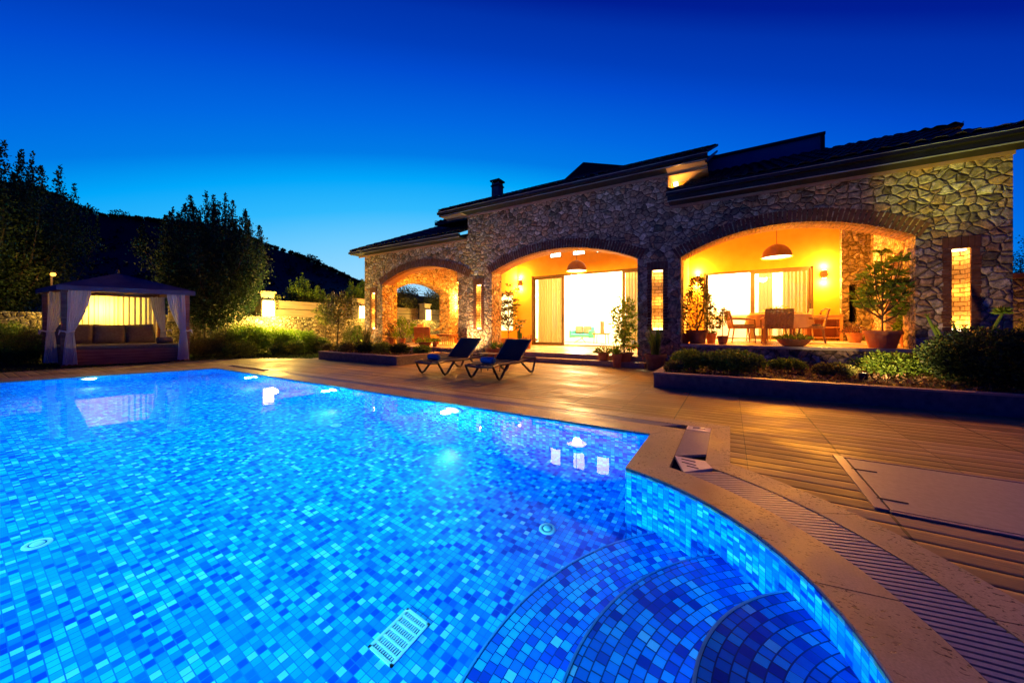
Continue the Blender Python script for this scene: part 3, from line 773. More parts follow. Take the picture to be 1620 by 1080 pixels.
# niches: lit brick-backed slits with a brick frame
for x0, x1, z0, z1 in NICH:
    m = MB()
    yb = Y0 + .22
    m.face([(x0, yb, z0), (x1, yb, z0), (x1, yb, z1), (x0, yb, z1)])
    for xs in (x0 + .003, x1 - .003): m.face([(xs, Y0 + .01, z0), (xs, yb, z0), (xs, yb, z1), (xs, Y0 + .01, z1)])
    for zs in (z0 + .003, z1 - .003): m.face([(x0, Y0 + .01, zs), (x1, Y0 + .01, zs), (x1, yb, zs), (x0, yb, zs)])
    nb = m.build('niche', BRICKL, V)
    m = MB(); nk = int((z1 - z0) / .075)
    for k in range(nk):
        za, zb = z0 + (z1 - z0) * k / nk + .004, z0 + (z1 - z0) * (k + 1) / nk - .004
        for sg, xe in ((-1, x0), (1, x1)):
            wd = random.uniform(.10, .13); pr_ = Y0 - random.uniform(.006, .018)
            m.box(min(xe, xe + sg * wd), max(xe, xe + sg * wd), pr_, Y0 + .02, za, zb)
    for k in range(6):
        xa = x0 - .12 + (x1 - x0 + .24) * k / 6 + .003; xb = x0 - .12 + (x1 - x0 + .24) * (k + 1) / 6 - .003
        m.box(xa, xb, Y0 - random.uniform(.01, .02), Y0 + .02, z1 + .006, z1 + .21)
    m.build('niche_frame', TRIMB, nb)
    m = MB(); m.box(x0 + .03, x1 - .03, Y0 + .05, Y0 + .16, z0 + .004, z0 + .05); m.build('niche_lamp', E_WARM, nb)
    m = MB(); m.box(x0 + .03, x1 - .03, Y0 + .05, Y0 + .16, z1 - .03, z1 - .004); m.build('niche_lamp', E_WARM, nb)
    lamp('niche_light', ((x0 + x1) / 2, Y0 + .10, z0 + .14), 11, WARM2, nb, .04)
    lamp('niche_light', ((x0 + x1) / 2, Y0 + .10, z0 + .75), 6, WARM2, nb, .04)
    lamp('niche_light', ((x0 + x1) / 2, Y0 + .10, z1 - .14), 6, WARM2, nb, .04)
# end walls with their own arches
def endwall(x0, x1, ya, yb, za, zs, zap, top, plaster=None):
    pts, _ = arc(ya, yb, zs, zap)
    MB().prism([(Y1 + .001, -.1), (18.6, -.1), (18.6, top), (Y1 + .001, top)], [[(ya, za), (yb, za)] + pts], YZ, x0, x1).build('end_wall', STONE, V)
endwall(-13.49, -12.78, 10.95, 14.45, .281, 2.76, 3.20, 4.22)
endwall(3.60, 4.18, 10.8, 13.55, .621, 2.45, 2.98, 4.22)
# raised side of the middle block
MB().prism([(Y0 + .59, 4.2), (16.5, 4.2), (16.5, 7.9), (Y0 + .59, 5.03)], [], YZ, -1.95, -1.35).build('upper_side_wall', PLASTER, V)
MB().prism([(Y0 + .59, 4.2), (16.5, 4.2), (16.5, 7.9), (Y0 + .59, 5.03)], [], YZ, -7.82, -7.3).build('upper_side_wall', STONE, V)
MB().box(-13.4, 4.1, 18.6, 18.9, -.1, 5.9).build('rear_wall', WHITEW, V)
# porch floors
def floor(x0, x1, y0, y1, z, name='porch_floor', mt=None, nose=0): MB().box(x0, x1, y0, y1, z - .06, z).build(name, mt or FLOORT, V)
floor(-12.34, -7.855, Y0 + .001, 15.1, .281); floor(-12.78, -12.341, Y1 + .002, 15.1, .2795)
floor(-7.0, -1.60, Y0 + .001, 18.59, .262); floor(-8.2, -7.001, Y1 + .002, 18.59, .2625)
floor(-1.06, 3.02, Y0 - .03, 18.58, .622); floor(3.021, 3.6, Y1 + .002, 18.58, .620); floor(-1.3, -1.061, Y1 + .002, 18.58, .6205)
# front steps of the middle bay
MB().box(-6.9, -1.98, Y0 - .02, Y0 + .0, .13, .264).build('step', STEPT, V)
o = MB().box(-7.0, -1.85, Y0 - .36, Y0 - .021, -.01, .132).build('step', STEPT, V); bevel(o, .008)
o = MB().box(-12.6, -7.1, Y0 - .30, Y0 - .001, -.01, .14).build('step', STEPT, V); bevel(o, .008)
# partitions and back walls
MB().box(-8.75, -8.2, Y1 + .003, 15.1, .2, 4.5).build('partition_wall', STONE, V)
pp = [(10.39, .2), (13.8, .2), (13.8, 4.5), (10.39, 4.5)]
MB().prism(pp, [], YZ, -8.199, -8.18).build('partition_plaster', PLASTER, V)
MB().box(-1.60, -1.32, Y1 + .003, 18.6, .2, 4.49).build('partition_wall', PLASTER, V)
# bay 1 stone back wall
MB().box(-12.78, -8.75, 15.1, 15.5, .2, 4.4).build('back_wall', STONE, V)
# bay 2 back wall: door opening and clerestory
D2 = (-7.45, -2.15, .27, 3.26)
W2 = [(aY(870, 405, 13.8)[0], aY(888, 405, 13.8)[0]), (aY(906, 401, 13.8)[0], aY(926, 401, 13.8)[0]), (aY(943, 398, 13.8)[0], aY(965, 398, 13.8)[0])]
hol = [[(D2[0], D2[2]), (D2[1], D2[2]), (D2[1], D2[3]), (D2[0], D2[3])]] + [[(a, 3.98), (b_, 3.98), (b_, 4.72), (a, 4.72)] for a, b_ in W2]
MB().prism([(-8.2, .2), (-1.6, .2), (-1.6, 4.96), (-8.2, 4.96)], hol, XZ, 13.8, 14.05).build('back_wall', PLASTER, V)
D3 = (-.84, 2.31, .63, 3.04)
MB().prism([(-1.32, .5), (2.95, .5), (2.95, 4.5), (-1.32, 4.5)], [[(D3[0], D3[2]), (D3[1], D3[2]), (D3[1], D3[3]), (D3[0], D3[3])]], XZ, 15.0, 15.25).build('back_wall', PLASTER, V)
MB().prism([(2.95, .5), (3.60, .5), (3.60, 4.5), (2.95, 4.5)], [[(3.12, 1.2), (3.30, 1.2), (3.30, 2.35), (3.12, 2.35)]], XZ, 14.75, 15.24).build('stone_pillar', GSTONE, V)
# ceilings
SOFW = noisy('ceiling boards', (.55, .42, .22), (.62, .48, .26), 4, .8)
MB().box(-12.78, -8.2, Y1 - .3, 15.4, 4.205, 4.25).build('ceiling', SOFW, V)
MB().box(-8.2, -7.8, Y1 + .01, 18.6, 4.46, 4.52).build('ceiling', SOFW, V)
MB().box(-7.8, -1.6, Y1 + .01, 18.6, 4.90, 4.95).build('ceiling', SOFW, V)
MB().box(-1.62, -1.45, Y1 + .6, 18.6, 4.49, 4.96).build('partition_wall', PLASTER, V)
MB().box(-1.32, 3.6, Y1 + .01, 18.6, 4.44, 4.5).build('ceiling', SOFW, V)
# rooms behind the doors
MB().box(-8.2, -8.0, 14.05, 18.6, .26, 4.46).build('room_wall', WHITEW, V)
MB().box(-8.0, -1.61, 18.3, 18.5, .26, 4.89).build('room_wall', WHITEW, V)
MB().box(-1.32, 2.95, 18.3, 18.5, .62, 4.43).build('room_wall', WHITEW, V)
MB().box(2.96, 3.2, 15.26, 18.58, .62, 4.43).build('room_wall', WHITEW, V)

# roofs: corrugated tile sheets with fascia and gutter
def roof(x0, x1, y0, y1, z0, pitch, name='roof', th=.05, fasc=True, fz=None, fx=None):
    m = MB(); nx = int((x1 - x0) / .045); ny = max(2, int((y1 - y0) / .38)); i0 = 0
    for j in range(ny + 1):
        for q in (0, 1):
            y = y0 + (y1 - y0) * j / ny; 
            zz = z0 + pitch * (y - y0) + (.018 if q else 0)
            for i in range(nx + 1):
                x = x0 + (x1 - x0) * i / nx
                ph = (x / .235) % 1.0
                w_ = abs(math.sin(PI * ph)) ** .8
                m.v.append((x, y - (.012 if q else 0), zz + .055 * w_ + .008 * math.sin(x * 37.1 + j * 5)))
    row = nx + 1
    for j in range(2 * (ny + 1) - 1):
        for i in range(nx):
            m.f.append((j * row + i, j * row + i + 1, (j + 1) * row + i + 1, (j + 1) * row + i)); m.uv.append([(0, 0)] * 4)
    # underside
    k = len(m.v); m.v.extend([(x0, y0, z0 - th), (x1, y0, z0 - th), (x1, y1, z0 - th + pitch * (y1 - y0)), (x0, y1, z0 - th + pitch * (y1 - y0))])
    m.f.append((k, k + 3, k + 2, k + 1)); m.uv.append([(0, 0)] * 4)
    k = len(m.v)
    # front closure and rakes
    for a in ([(x0, y0, z0 - th), (x1, y0, z0 - th), (x1, y0, z0 + .01), (x0, y0, z0 + .01)],
              [(x0, y0, z0 - th), (x0, y1, z0 - th + pitch * (y1 - y0)), (x0, y1, z0 + .03 + pitch * (y1 - y0)), (x0, y0, z0 + .03)],
              [(x1, y0, z0 - th), (x1, y1, z0 - th + pitch * (y1 - y0)), (x1, y1, z0 + .03 + pitch * (y1 - y0)), (x1, y0, z0 + .03)]):
        m.face(a)
    r_ = m.build(name, ROOFT, V)
    if fasc:
        if fx: x0, x1 = fx
        m = MB(); m.box(x0 + .02, x1 - .02, y0 + .03, y0 + .07, fz, z0 - th); m.build('fascia', FASC, r_)
        m = MB()
        m.box(x0 + .0, x1 - .0, y0 - .055, y0 + .028, z0 - th - .085, z0 - th - .075)
        m.box(x0 + .0, x1 - .0, y0 - .058, y0 - .052, z0 - th - .085, z0 - th - .012)
        m.build('gutter', FASC, r_)
        m = MB(); m.tube([(x0, y0 - .055, z0 - th - .012), (x1, y0 - .055, z0 - th - .012)], .009, 6); m.build('gutter_bead', GUTT, r_)
        m = MB(); m.box(x0 + .02, x1 - .02, y0 + .015, y0 + .029, fz, fz + .02); m.build('drip_trim', GUTT, r_)
        m = MB(); m.box(x0 + .03, x1 - .03, y0 + .071, Y0 - .002, fz + .012, fz + .03); m.build('soffit', FASC, r_)
        m = MB(); m.box(x0 + .03, min(x1 - .03, 4.2), Y0 - .03, Y0 - .0015, fz - .055, fz + .011); m.build('wall_trim', SOFP, r_)
    return r_
RL = roof(-13.89, -7.83, 9.35, 17.4, 4.28, .43, fz=4.11)
RM = roof(-8.80, -.44, 9.35, 17.8, 5.12, .45, fz=4.93)
RR = roof(-1.0, 3.80, 9.35, 12.85, 4.36, .44, fz=4.09, fx=(-1.33, 5.3))
roof(-1.33, -1.001, 9.35, 10.6, 4.36, .04, fasc=False)
MB().box(-1.349, -1.0, 10.6, 10.75, 4.25, 4.97).build('gap_wall', PLASTER, V)
RR2 = roof(3.80, 5.3, 9.351, 10.1, 4.36, .33, fasc=False)
# rear slope of the right roof, and rest of the building's roofs
roof(-1.3, 4.75, 12.86, 19.2, 5.9, -.2, fasc=False)
roof(3.82, 4.75, 10.12, 12.85, 4.62, .02, fasc=False)
MB().prism([(9.42, 4.95), (17.8, 8.7), (17.8, 8.62), (9.42, 4.87)], [], YZ, -.50, -.46).build('barge_board', FASC, V)
o_ = MB()
o_.face([(-1.349, 9.79, 4.945), (-.47, 9.79, 4.945), (-.47, 11.6, 4.975), (-1.349, 11.6, 4.975)])
o_.face([(-1.349, 9.42, 4.93), (-.47, 9.42, 4.93), (-.47, 9.8, 4.93), (-1.349, 9.8, 4.93)])
o_.build('side_soffit', SOFY, V)
MB().box(-8.3, -7.83, 10.4, 11.0, 4.2, 5.24).build('link_wall', STONE, V)
MB().box(-8.78, -7.825, 9.43, 9.9, 4.935, 4.95).build('side_soffit', SOFY, V)
MB().face([(-8.78, 9.9, 4.94), (-7.825, 9.9, 4.94), (-7.825, 17.6, 8.4), (-8.78, 17.6, 8.4)]).build('side_soffit', SOFF, V)
g = MB().box(-1.3, -1.2, 10.45, 10.55, 4.86, 4.93).build('eave_lamp', E_WARM, V)
lamp('eave_light', (-1.16, 10.15, 4.66), 16, WARM2, g, .04)
# small roof behind the left block, upper ridge roof, chimney, attic panel
roof(-10.3, -7.84, 10.75, 12.1, 5.30, .16, fasc=False, th=.12)
m = MB()
A_, B_, C_, D_ = (-9.6, 18, 7.9), (-6.62, 18, 9.75), (-4.1, 18, 8.95), (-.5, 18, 8.6)
for yy in (18, 18.1): m.face([(p[0], yy, p[2]) for p in (A_, B_, C_, D_)] + [(-.5, yy, 6), (-9.6, yy, 6)])
m.face([A_, B_, (-6.62, 24, 9.75), (-9.6, 24, 7.9)]); m.face([B_, C_, (-4.1, 24, 8.95), (-6.62, 24, 9.75)]); m.face([C_, D_, (-.5, 24, 8.6), (-4.1, 24, 8.95)])
m.build('upper_roof', ROOFT, V)
p0 = aY(778.5, 310, 12); p1 = aY(795.5, 310, 12)
xm = (p0[0] + p1[0]) / 2
ch = MB().box(xm - .17, xm + .17, 11.83, 12.17, 5.9, 6.82).build('chimney', PINKST, V)
m = MB(); m.box(xm - .2, xm + .2, 11.8, 12.2, 6.70, 6.75); m.box(xm - .22, xm + .22, 11.78, 12.22, 6.9, 6.96)
m.box(xm - .16, xm - .10, 11.84, 11.9, 6.82, 6.9); m.box(xm + .10, xm + .16, 11.84, 11.9, 6.82, 6.9); m.box(xm - .16, xm - .10, 12.1, 12.16, 6.82, 6.9); m.box(xm + .10, xm + .16, 12.1, 12.16, 6.82, 6.9)
m.lathe([(.16, 6.96), (.10, 7.02), (.02, 7.04)], (xm, 12, 0), 4, Matrix.Rotation(PI / 4, 3, 'Z')); m.build('chimney_cap', ROOFT, ch)
ap = MB().box(-.62, 2.28, 13.5, 15.5, 5.6, 6.60).build('attic_wall', BLUEP, V)
m = MB(); m.box(-.66, 2.34, 13.44, 15.56, 6.60, 6.68); m.box(2.24, 2.33, 13.46, 13.50, 5.6, 6.6); m.build('attic_trim', FASC, ap)

# sliding doors
def sliding(x0, x1, z0, z1, Y, stiles, fw=.085):
    d = MB(); d.box(x0, x1, Y - .01, Y + .12, z1 - .07, z1); d.box(x0, x1, Y - .01, Y + .12, z0, z0 + .035); d.box(x0, x0 + .07, Y - .01, Y + .12, z0, z1); d.box(x1 - .07, x1, Y - .01, Y + .12, z0, z1)
    root = bevel(d.build('sliding_door', FRAMEB, V), .004)
    for a, b_, yy in stiles:
        m = MB(); m.box(a, a + fw, yy, yy + .05, z0 + .036, z1 - .071); m.box(b_ - fw, b_, yy, yy + .05, z0 + .036, z1 - .071)
        m.box(a + fw, b_ - fw, yy, yy + .05, z0 + .036, z0 + .12); m.box(a + fw, b_ - fw, yy, yy + .05, z1 - .14, z1 - .071)
        m.build('door_leaf', FRAMEB, root)
        MB().box(a + fw, b_ - fw, yy + .022, yy + .028, z0 + .12, z1 - .14).build('glass_pane', GLASS, root)
        MB().box(b_ - fw * .65, b_ - fw * .35, yy - .03, yy, z0 + 1.0, z0 + 1.2).build('handle', DARKM, root)
    return root
xa_ = lambda px, Y: aY(px, 0, Y)[0]
sliding(D2[0], D2[1], D2[2], D2[3], 13.83, [(D2[0] + .01, xa_(891, 13.83), 13.90), (xa_(984, 13.83), D2[1] - .01, 13.84)], .11)
sliding(D3[0], D3[1], D3[2], D3[3], 15.03, [(xa_(1187, 15.03), D3[1] - .02, 15.04), (D3[0] + .01, D3[0] + .14, 15.1)], .13)
for a, b_ in W2:
    m = MB(); m.box(a, b_, 13.78, 13.86, 3.98, 4.005); m.box(a, b_, 13.78, 13.86, 4.695, 4.72); m.box(a, a + .025, 13.78, 13.86, 4.005, 4.695); m.box(b_ - .025, b_, 13.78, 13.86, 4.005, 4.695)
    w_ = m.build('clerestory_window', FRAMEB, V); MB().box(a + .025, b_ - .025, 13.83, 13.84, 4.005, 4.695).build('glass_pane', E_ROOM, w_)  # panes glow themselves in place of the lit room behind
# window in the middle porch side wall
g_ = MB().box(-8.18, -8.15, 12.0, 13.5, 2.42, 2.52).build('window_lintel', FRAMEB, V)
MB().box(-8.178, -8.17, 12.1, 13.4, .9, 2.41).build('lit_window', E_DIM, V)  # pane glows by itself, no lit room behind it

def curtain(x0, x1, Y, z0, z1, label, fold=.035, per=.11, mt=None, parent=None, grp=None):
    m = MB(); n = int((x1 - x0) / .012); 
    for i in range(n + 1):
        x = x0 + (x1 - x0) * i / n; y = Y + fold * math.sin(2 * PI * x / per + .9 * math.sin(x * 7)) + .012 * math.sin(x * 31)
        for z in (z0, (z0 + z1) / 2, z1): m.v.append((x, y, z))
    for i in range(n):
        for k in (0, 1): m.f.append((3 * i + k, 3 * i + 3 + k, 3 * i + 4 + k, 3 * i + 1 + k)); m.uv.append([(0, 0)] * 4)
    o = m.build('curtain', mt or DCURT, parent, True)
    if label: tag(o, label, 'curtain', grp)
    return o
curtain(D2[0] + .1, xa_(889, 14.3), 14.25, .28, 3.3, 'pale curtain behind the left glass leaf of the middle sliding door')
curtain(xa_(990, 14.3), D2[1] + .1, 14.25, .28, 3.3, 'pale curtain behind the right glass leaf of the middle sliding door')
curtain(xa_(1238, 15.5), D3[1] + .05, 15.5, .64, 3.05, 'pale curtain gathered at the right of the dining porch door')
curtain(xa_(1200, 15.5), xa_(1222, 15.5), 15.5, .64, 3.05, 'narrow pale curtain behind the middle stile of the dining porch door')

# porch lamps
def pendant(x, y, z, label, power):
    g = thing('pendant_lamp', label, 'pendant lamp', (x, y, z), 0, 'domed pendant lamps in the porches')
    m = MB(); m.lathe([(.36, 0), (.355, .05), (.33, .15), (.27, .25), (.18, .33), (.06, .375), (.02, .39), (.0, .39)], (x, y, z), 36); 
    m.lathe([(.355, .0), (.345, .05), (.32, .145), (.26, .24), (.17, .32), (.0, .37)], (x, y, z), 36)
    m.build('lamp_shade', noisy('shade brown', (.30, .14, .06), (.36, .18, .08), 10, .6), g, True)
    MB().tube([(x, y, z + .38), (x, y, 4.90 if abs(x + 4.66) < .1 else 4.44 if x > 0 else 4.2)], .008, 6).build('cord', DARKM, g)
    MB().lathe([(.345, .03), (.2, .035), (.0, .036)], (x, y, z), 30).build('diffuser', E_WARM, g)
    lamp('pendant_light', (x, y, z + .0), power, WARM, g, .15)
pendant(-10.15, 12.5, 3.02, 'brown dome pendant lamp in the left porch', 2100)
pendant(-4.66, 12.0, 3.03, 'brown dome pendant lamp hanging before the middle sliding door', 1200)
pendant(1.12, 12.5, 3.01, 'brown dome pendant lamp hanging over the dining table', 1500)
def sconce(p, d, label, power=40):
    """wall lamp throwing light up and down; p on the wall, d outward"""
    g = thing('wall_sconce', label, 'wall lamp', p, 0, 'up and down wall lamps in the porches'); x, y, z = p
    o = MB().box(x - .075, x + .075, y - .13 if d[1] else y, y - .0, z - .12, z + .12).build('body', TAUPER, g); bevel(o, .01)
    yy = y - .075
    for s_ in (1, -1):
        MB().lathe([(.0, s_ * .122), (.05, s_ * .121), (.06, s_ * .135), (.0, s_ * .14)], (x, yy, z), 16).build('lamp_glass', E_WARM, g)
        lamp('sconce_light', (x, yy - .03, z + s_ * .26), power, WARM2, g, .04)
sconce(aY(1303, 434, 15.0), (0, -1, 0), 'wall lamp right of the dining porch door, above the wooden console', 230)
sconce(aY(1104, 442, 15.0), (0, -1, 0), 'wall lamp left of the dining porch door, above the bushy pot plant', 230)
sconce(aY(824, 448, 13.8), (0, -1, 0), 'wall lamp left of the middle sliding door', 230)
sconce(aY(728, 478, 15.1), (0, -1, 0), 'wall lamp on the stone back wall of the left porch', 180)
# room ceiling lamps, then one added fill lamp
for x, y, z, pw, lb in ((-4.9, 16.2, 4.80, 3600, 'bright ceiling lamp of the living room behind the middle door'), (.9, 16.8, 4.34, 3000, 'bright ceiling lamp of the kitchen behind the dining porch door')):
    g = thing('ceiling_lamp', lb, 'ceiling lamp', (x, y, z)); MB().lathe([(.0, 0), (.28, 0), (.3, .03), (.3, .08), (0, .08)], (x, y, z), 30).build('diffuser', E_ROOM, g)
    MB().lathe([(.31, .03), (.32, .03), (.32, .085), (.31, .085)], (x, y, z), 30).build('lamp_ring', WHITEP, g)
    lamp('room_light', (x, y, z - .12), pw, (1, .74, .36), g, .2)
lamp('room_light', (-6.4, 16.5, 2.6), 1200, (1, .74, .36), None, .2).name = 'room_light'  # unseen fill without a fixture, added to brighten the room behind the door

# uplights at the wall slits washing the stone under the eaves
def uplight(x, y, z, tgt, pw, label, wide=.55, cone=32):
    g = thing('ground_uplight', label, 'garden spotlight', (x, y, z), 0, 'small spotlights washing the villa wall')
    MB().lathe([(.0, 0), (.05, 0), (.06, .1), (.055, .1), (.045, .05), (0, .05)], (x, y, z), 16).build('housing', DARKM, g)
    MB().lathe([(.0, .08), (.05, .08)], (x, y, z), 16).build('lens', E_WARM, g)
    lamp('uplight', (x, y, z + .13), pw, (.85, .85, .06), g, .03, cone, (tgt[0], tgt[1] - .12, tgt[2]), 1.0)
    lamp('uplight', (x, y - .02, z + .15), pw * wide, (1, .60, .24), g, .03, 125, (tgt[0], tgt[1], z + 1.6), 1.0)  # added wide warm fill that brightens the facade and nearby shrubs
uplight(1.7, 7.3, .26, (3.6, 9.75, 4.1), 720, 'spotlight in the right planter aimed at the top corner of the villa', .22, 33)
uplight(-1.60, 9.15, .02, (-1.62, 9.82, 4.9), 300, 'spotlight at the pier between the middle and right arches', 1.4)
uplight(-7.5, 9.15, .02, (-7.6, 9.82, 4.9), 230, 'spotlight at the pier between the left and middle arches', 1.6)
uplight(-12.9, 9.15, .26, (-13.1, 9.82, 4.0), 120, 'spotlight in the planter below the leftmost wall slit')

# ================================================================== PLANTERS
def planter(label, x0, x1, y0, y1, h, w=.10):
    g = thing('stone_planter', label, 'planter', ((x0 + x1) / 2, (y0 + y1) / 2, 0), 0, 'low stone planters on the deck')
    m = MB(); m.box(x0, x1, y0, y0 + w, -.004, h - .025); m.box(x0, x0 + w, y0 + w, y1, -.004, h - .025); m.box(x1 - w, x1, y0 + w, y1, -.004, h - .025)
    m.build('planter_wall', GRAN, g)
    m = MB(); m.box(x0 - .012, x1 + .012, y0 - .012, y0 + w + .03, h - .025, h); m.box(x0 - .012, x0 + w + .03, y0 + w + .031, y1, h - .025, h); m.box(x1 - w - .03, x1 + .012, y0 + w + .031, y1, h - .025, h)
    m.build('planter_cap', GRANT, g)
    MB().box(x0 + w, x1 - w, y0 + w, y1, 0, h - .05).build('soil', SOIL, g)
planter('long low stone planter in front of the right arch and wall', -1.14, 7.5, 6.6, Y0 - .005, .26)
planter('low stone planter in front of the left arch', -11.45, -7.72, 6.6, 8.3, .26)

# ================================================================== POTS AND PLANTS
def mk_pot(g, x, y, z, r, h, bowl=False, mt=None, saucer=False):
    m = MB()
    if bowl: pr = [(0, 0), (r * .55, 0), (r * .75, h * .25), (r * .93, h * .7), (r * .97, h * .86), (r * 1.04, h * .87), (r * 1.04, h), (r * .93, h), (r * .9, h * .85), (0, h * .85)]
    else: pr = [(0, 0), (r * .68, 0), (r * .9, h * .78), (r * .91, h * .80), (r, h * .81), (r, h), (r * .9, h), (r * .86, h * .9), (0, h * .9)]
    m.lathe(pr, (x, y, z), 28); m.build('pot', mt or TERRA, g, False)
    MB().lathe([(0, h * .9), (r * .86, h * .9)], (x, y, z), 20).build('soil', SOIL, g)
def foliage(kind, x, y, z, hgt, hw, lf, g, dens=1.0, name='foliage'):
    m = MB(); st = MB()
    if kind == 'bushy':
        n = int(520 * dens)
        u = RNG.uniform(0, 1, n) ** 1.25; rad = hw * (1 - u * .82) * np.sqrt(RNG.uniform(.15, 1, n)); th = RNG.uniform(0, 2 * PI, n)
        P_ = np.stack([x + rad * np.cos(th), y + rad * np.sin(th), z + hgt * (.06 + .92 * u)], 1)
        D = np.stack([np.cos(th), np.sin(th), RNG.normal(.3, .6, n)], 1) + RNG.normal(size=(n, 3)) * .4; D /= np.linalg.norm(D, axis=1)[:, None]
        m.leaves(P_, D, RNG.uniform(.06, .11, n), .045)
        for k in range(7):
            th = random.uniform(0, 6.3); f = random.uniform(.3, .75); st.tube([(x, y, z), (x + hw * .25 * math.cos(th), y + hw * .25 * math.sin(th), z + hgt * f * .5), (x + hw * .45 * (1 - f * .5) * math.cos(th), y + hw * .45 * (1 - f * .5) * math.sin(th), z + hgt * f)], [.012, .008, .004], 5)
        st.tube([(x, y, z), (x + .01, y, z + hgt * .95)], [.014, .004], 5)
    elif kind == 'oval':
        leafball(m, (x, y, z + hgt * .52), hw, hw, hgt * .5, int(420 * dens), .10, .042, .25)
        for k in range(6):
            a = 2.4 * k; zz = z + hgt * (.15 + .8 * k / 6); leafball(m, (x + hw * .5 * math.cos(a), y + hw * .5 * math.sin(a), zz), hw * .5, hw * .5, hgt * .13, int(70 * dens), .10, .042, .2)
            st.tube([(x, y, z), (x + hw * .3 * math.cos(a), y + hw * .3 * math.sin(a), zz)], [.012, .005], 5)
    elif kind == 'broad':     # branching stems ending in rosettes of long leaves
        tips = []
        nb = int(13 * dens) + 4
        for k in range(nb):
            th = 2 * PI * k / nb * 2.4 + random.uniform(-.4, .4); f = .3 + .7 * (k + .5) / nb if k < nb - 1 else 1.0
            rr = hw * (1.0 - .55 * f) * random.uniform(.45, .95) if k < nb - 1 else .02
            tip = Vector((x + rr * math.cos(th), y + rr * math.sin(th), z + hgt * f * random.uniform(.88, .96)))
            base = Vector((x, y, z + hgt * f * .35)); mid = base.lerp(tip, .5) + Vector((math.cos(th) * rr * .2, math.sin(th) * rr * .2, -.02))
            st.tube([(x, y, z), base, mid, tip], [.016, .012, .009, .006], 5); tips.append(tip); tips.append(mid.lerp(tip, .4))
            if random.random() < .7: tips.append(mid)
        for tip in tips:
            nl = 13; th = RNG.uniform(0, 2 * PI) + np.arange(nl) * 2.4; el = RNG.uniform(-.25, .75, nl)
            D = np.stack([np.cos(th) * np.cos(el), np.sin(th) * np.cos(el), np.sin(el)], 1)
            m.leaves(np.repeat([tuple(tip)], nl, 0) + D * .01, D, RNG.uniform(.11, .17, nl) * min(1.15, .6 + hgt * .4), .055, .1)
    elif kind == 'agave':
        nl = int(34 * dens)
        for k in range(nl):
            th = k * 2.4; el = .25 + 1.1 * k / nl; d = Vector((math.cos(th) * math.cos(el), math.sin(th) * math.cos(el), math.sin(el)))
            L_ = hgt * random.uniform(.8, 1.05) * (1.0 if el > .6 else .9); s_ = d.cross(Vector((0, 0, 1))).normalized() * .022 * (hgt / .35) ** .5
            p0 = Vector((x, y, z)); p1 = p0 + d * L_ * .5; p2 = p0 + d * L_ - Vector((0, 0, .12 * L_ * math.cos(el)))
            m.face([p0 - s_ * .8, p0 + s_ * .8, p1 + s_, p1 - s_]); m.face([p1 - s_, p1 + s_, p2])
    elif kind == 'blades':
        for k in range(int(44 * dens)):
            th = random.uniform(0, 6.3); r0 = hw * .35 * random.random(); lean = random.uniform(.02, .45); L_ = hgt * random.uniform(.55, 1.02)
            c_ = Vector((math.cos(th), math.sin(th), 0)); s_ = Vector((-math.sin(th), math.cos(th), 0)) * random.uniform(.010, .02)
            p0 = Vector((x, y, z)) + c_ * r0; p1 = p0 + c_ * lean * hw * .6 + Vector((0, 0, L_ * .55)); p2 = p0 + c_ * lean * hw * 2.0 + Vector((0, 0, L_))
            m.face([p0 - s_, p0 + s_, p1 + s_, p1 - s_]); m.face([p1 - s_, p1 + s_, p2])
    elif kind == 'topiary':
        leafball(m, (x, y, z + hgt * .68), hw, hw, hgt * .32, int(260 * dens), .055, .03, .2); st.tube([(x, y, z), (x, y, z + hgt * .9)], .010, 6)
    elif kind == 'low':
        n = int(260 * dens); th = RNG.uniform(0, 2 * PI, n); rr = hw * np.sqrt(RNG.uniform(0, 1, n))
        P_ = np.stack([x + rr * np.cos(th), y + rr * np.sin(th), z + RNG.uniform(0, 1, n) * hgt * .8 * (1.1 - rr / hw)], 1)
        D = np.stack([np.cos(th) * .6, np.sin(th) * .6, RNG.uniform(.1, 1.2, n)], 1); D /= np.linalg.norm(D, axis=1)[:, None]
        m.leaves(P_, D, RNG.uniform(.05, .1, n), .03)
    elif kind == 'cactus':
        for dx, f in ((0, 1), (-.07, .7), (.08, .6)):
            st.tube([(x + dx, y, z), (x + dx, y, z + hgt * f * .9), (x + dx, y, z + hgt * f)], [.035, .04, .012], 8)
    if m.v or m.arr: m.build(name, lf, g)
    if st.v: st.build('stem', LEAFD if kind == 'cactus' else BARK, g)
PG = 'potted plants on and before the porches'
def potted(px, Y, fz, pot_top, wpx, ptop, hwpx, kind, label, lf=None, bowl=False, mt=None, dens=1.0, hpot=None):
    t = dist(px, Y); x = aY(px, 0, Y)[0]
    r_ = wpx * t / F / 2; h = hpot if hpot else EYE + (HY - pot_top) * t / F - fz
    h = max(.08, h)
    zt = EYE + (HY - ptop) * t / F
    g = thing('potted_plant', label, 'potted plant', (x, Y, fz), 0, PG)
    mk_pot(g, x, Y, fz, r_, h, bowl, mt)
    foliage(kind, x, Y, fz + h * .88, zt - fz - h * .88, hwpx * t / F, lf or LEAF, g, dens)
potted(1396, 10.15, .622, 523, 46, 388, 52, 'broad', 'tall plant with whorled leaves in the largest terracotta pot, right of the console', dens=1.5)
potted(1103, 10.35, .622, 522, 32, 437, 34, 'bushy', 'bushy dark shrub in a round brown pot at the left of the dining porch', LEAFO, mt=TERRAD, dens=2.4)
potted(1125, 10.75, .622, 527, 16, 519, 7, 'low', 'small orange terracotta pot right behind the bushy shrub', dens=.3)
potted(1084, 10.4, .622, 527, 15, 505, 10, 'low', 'small terracotta pot squeezed against the left edge of the dining arch', dens=.4)
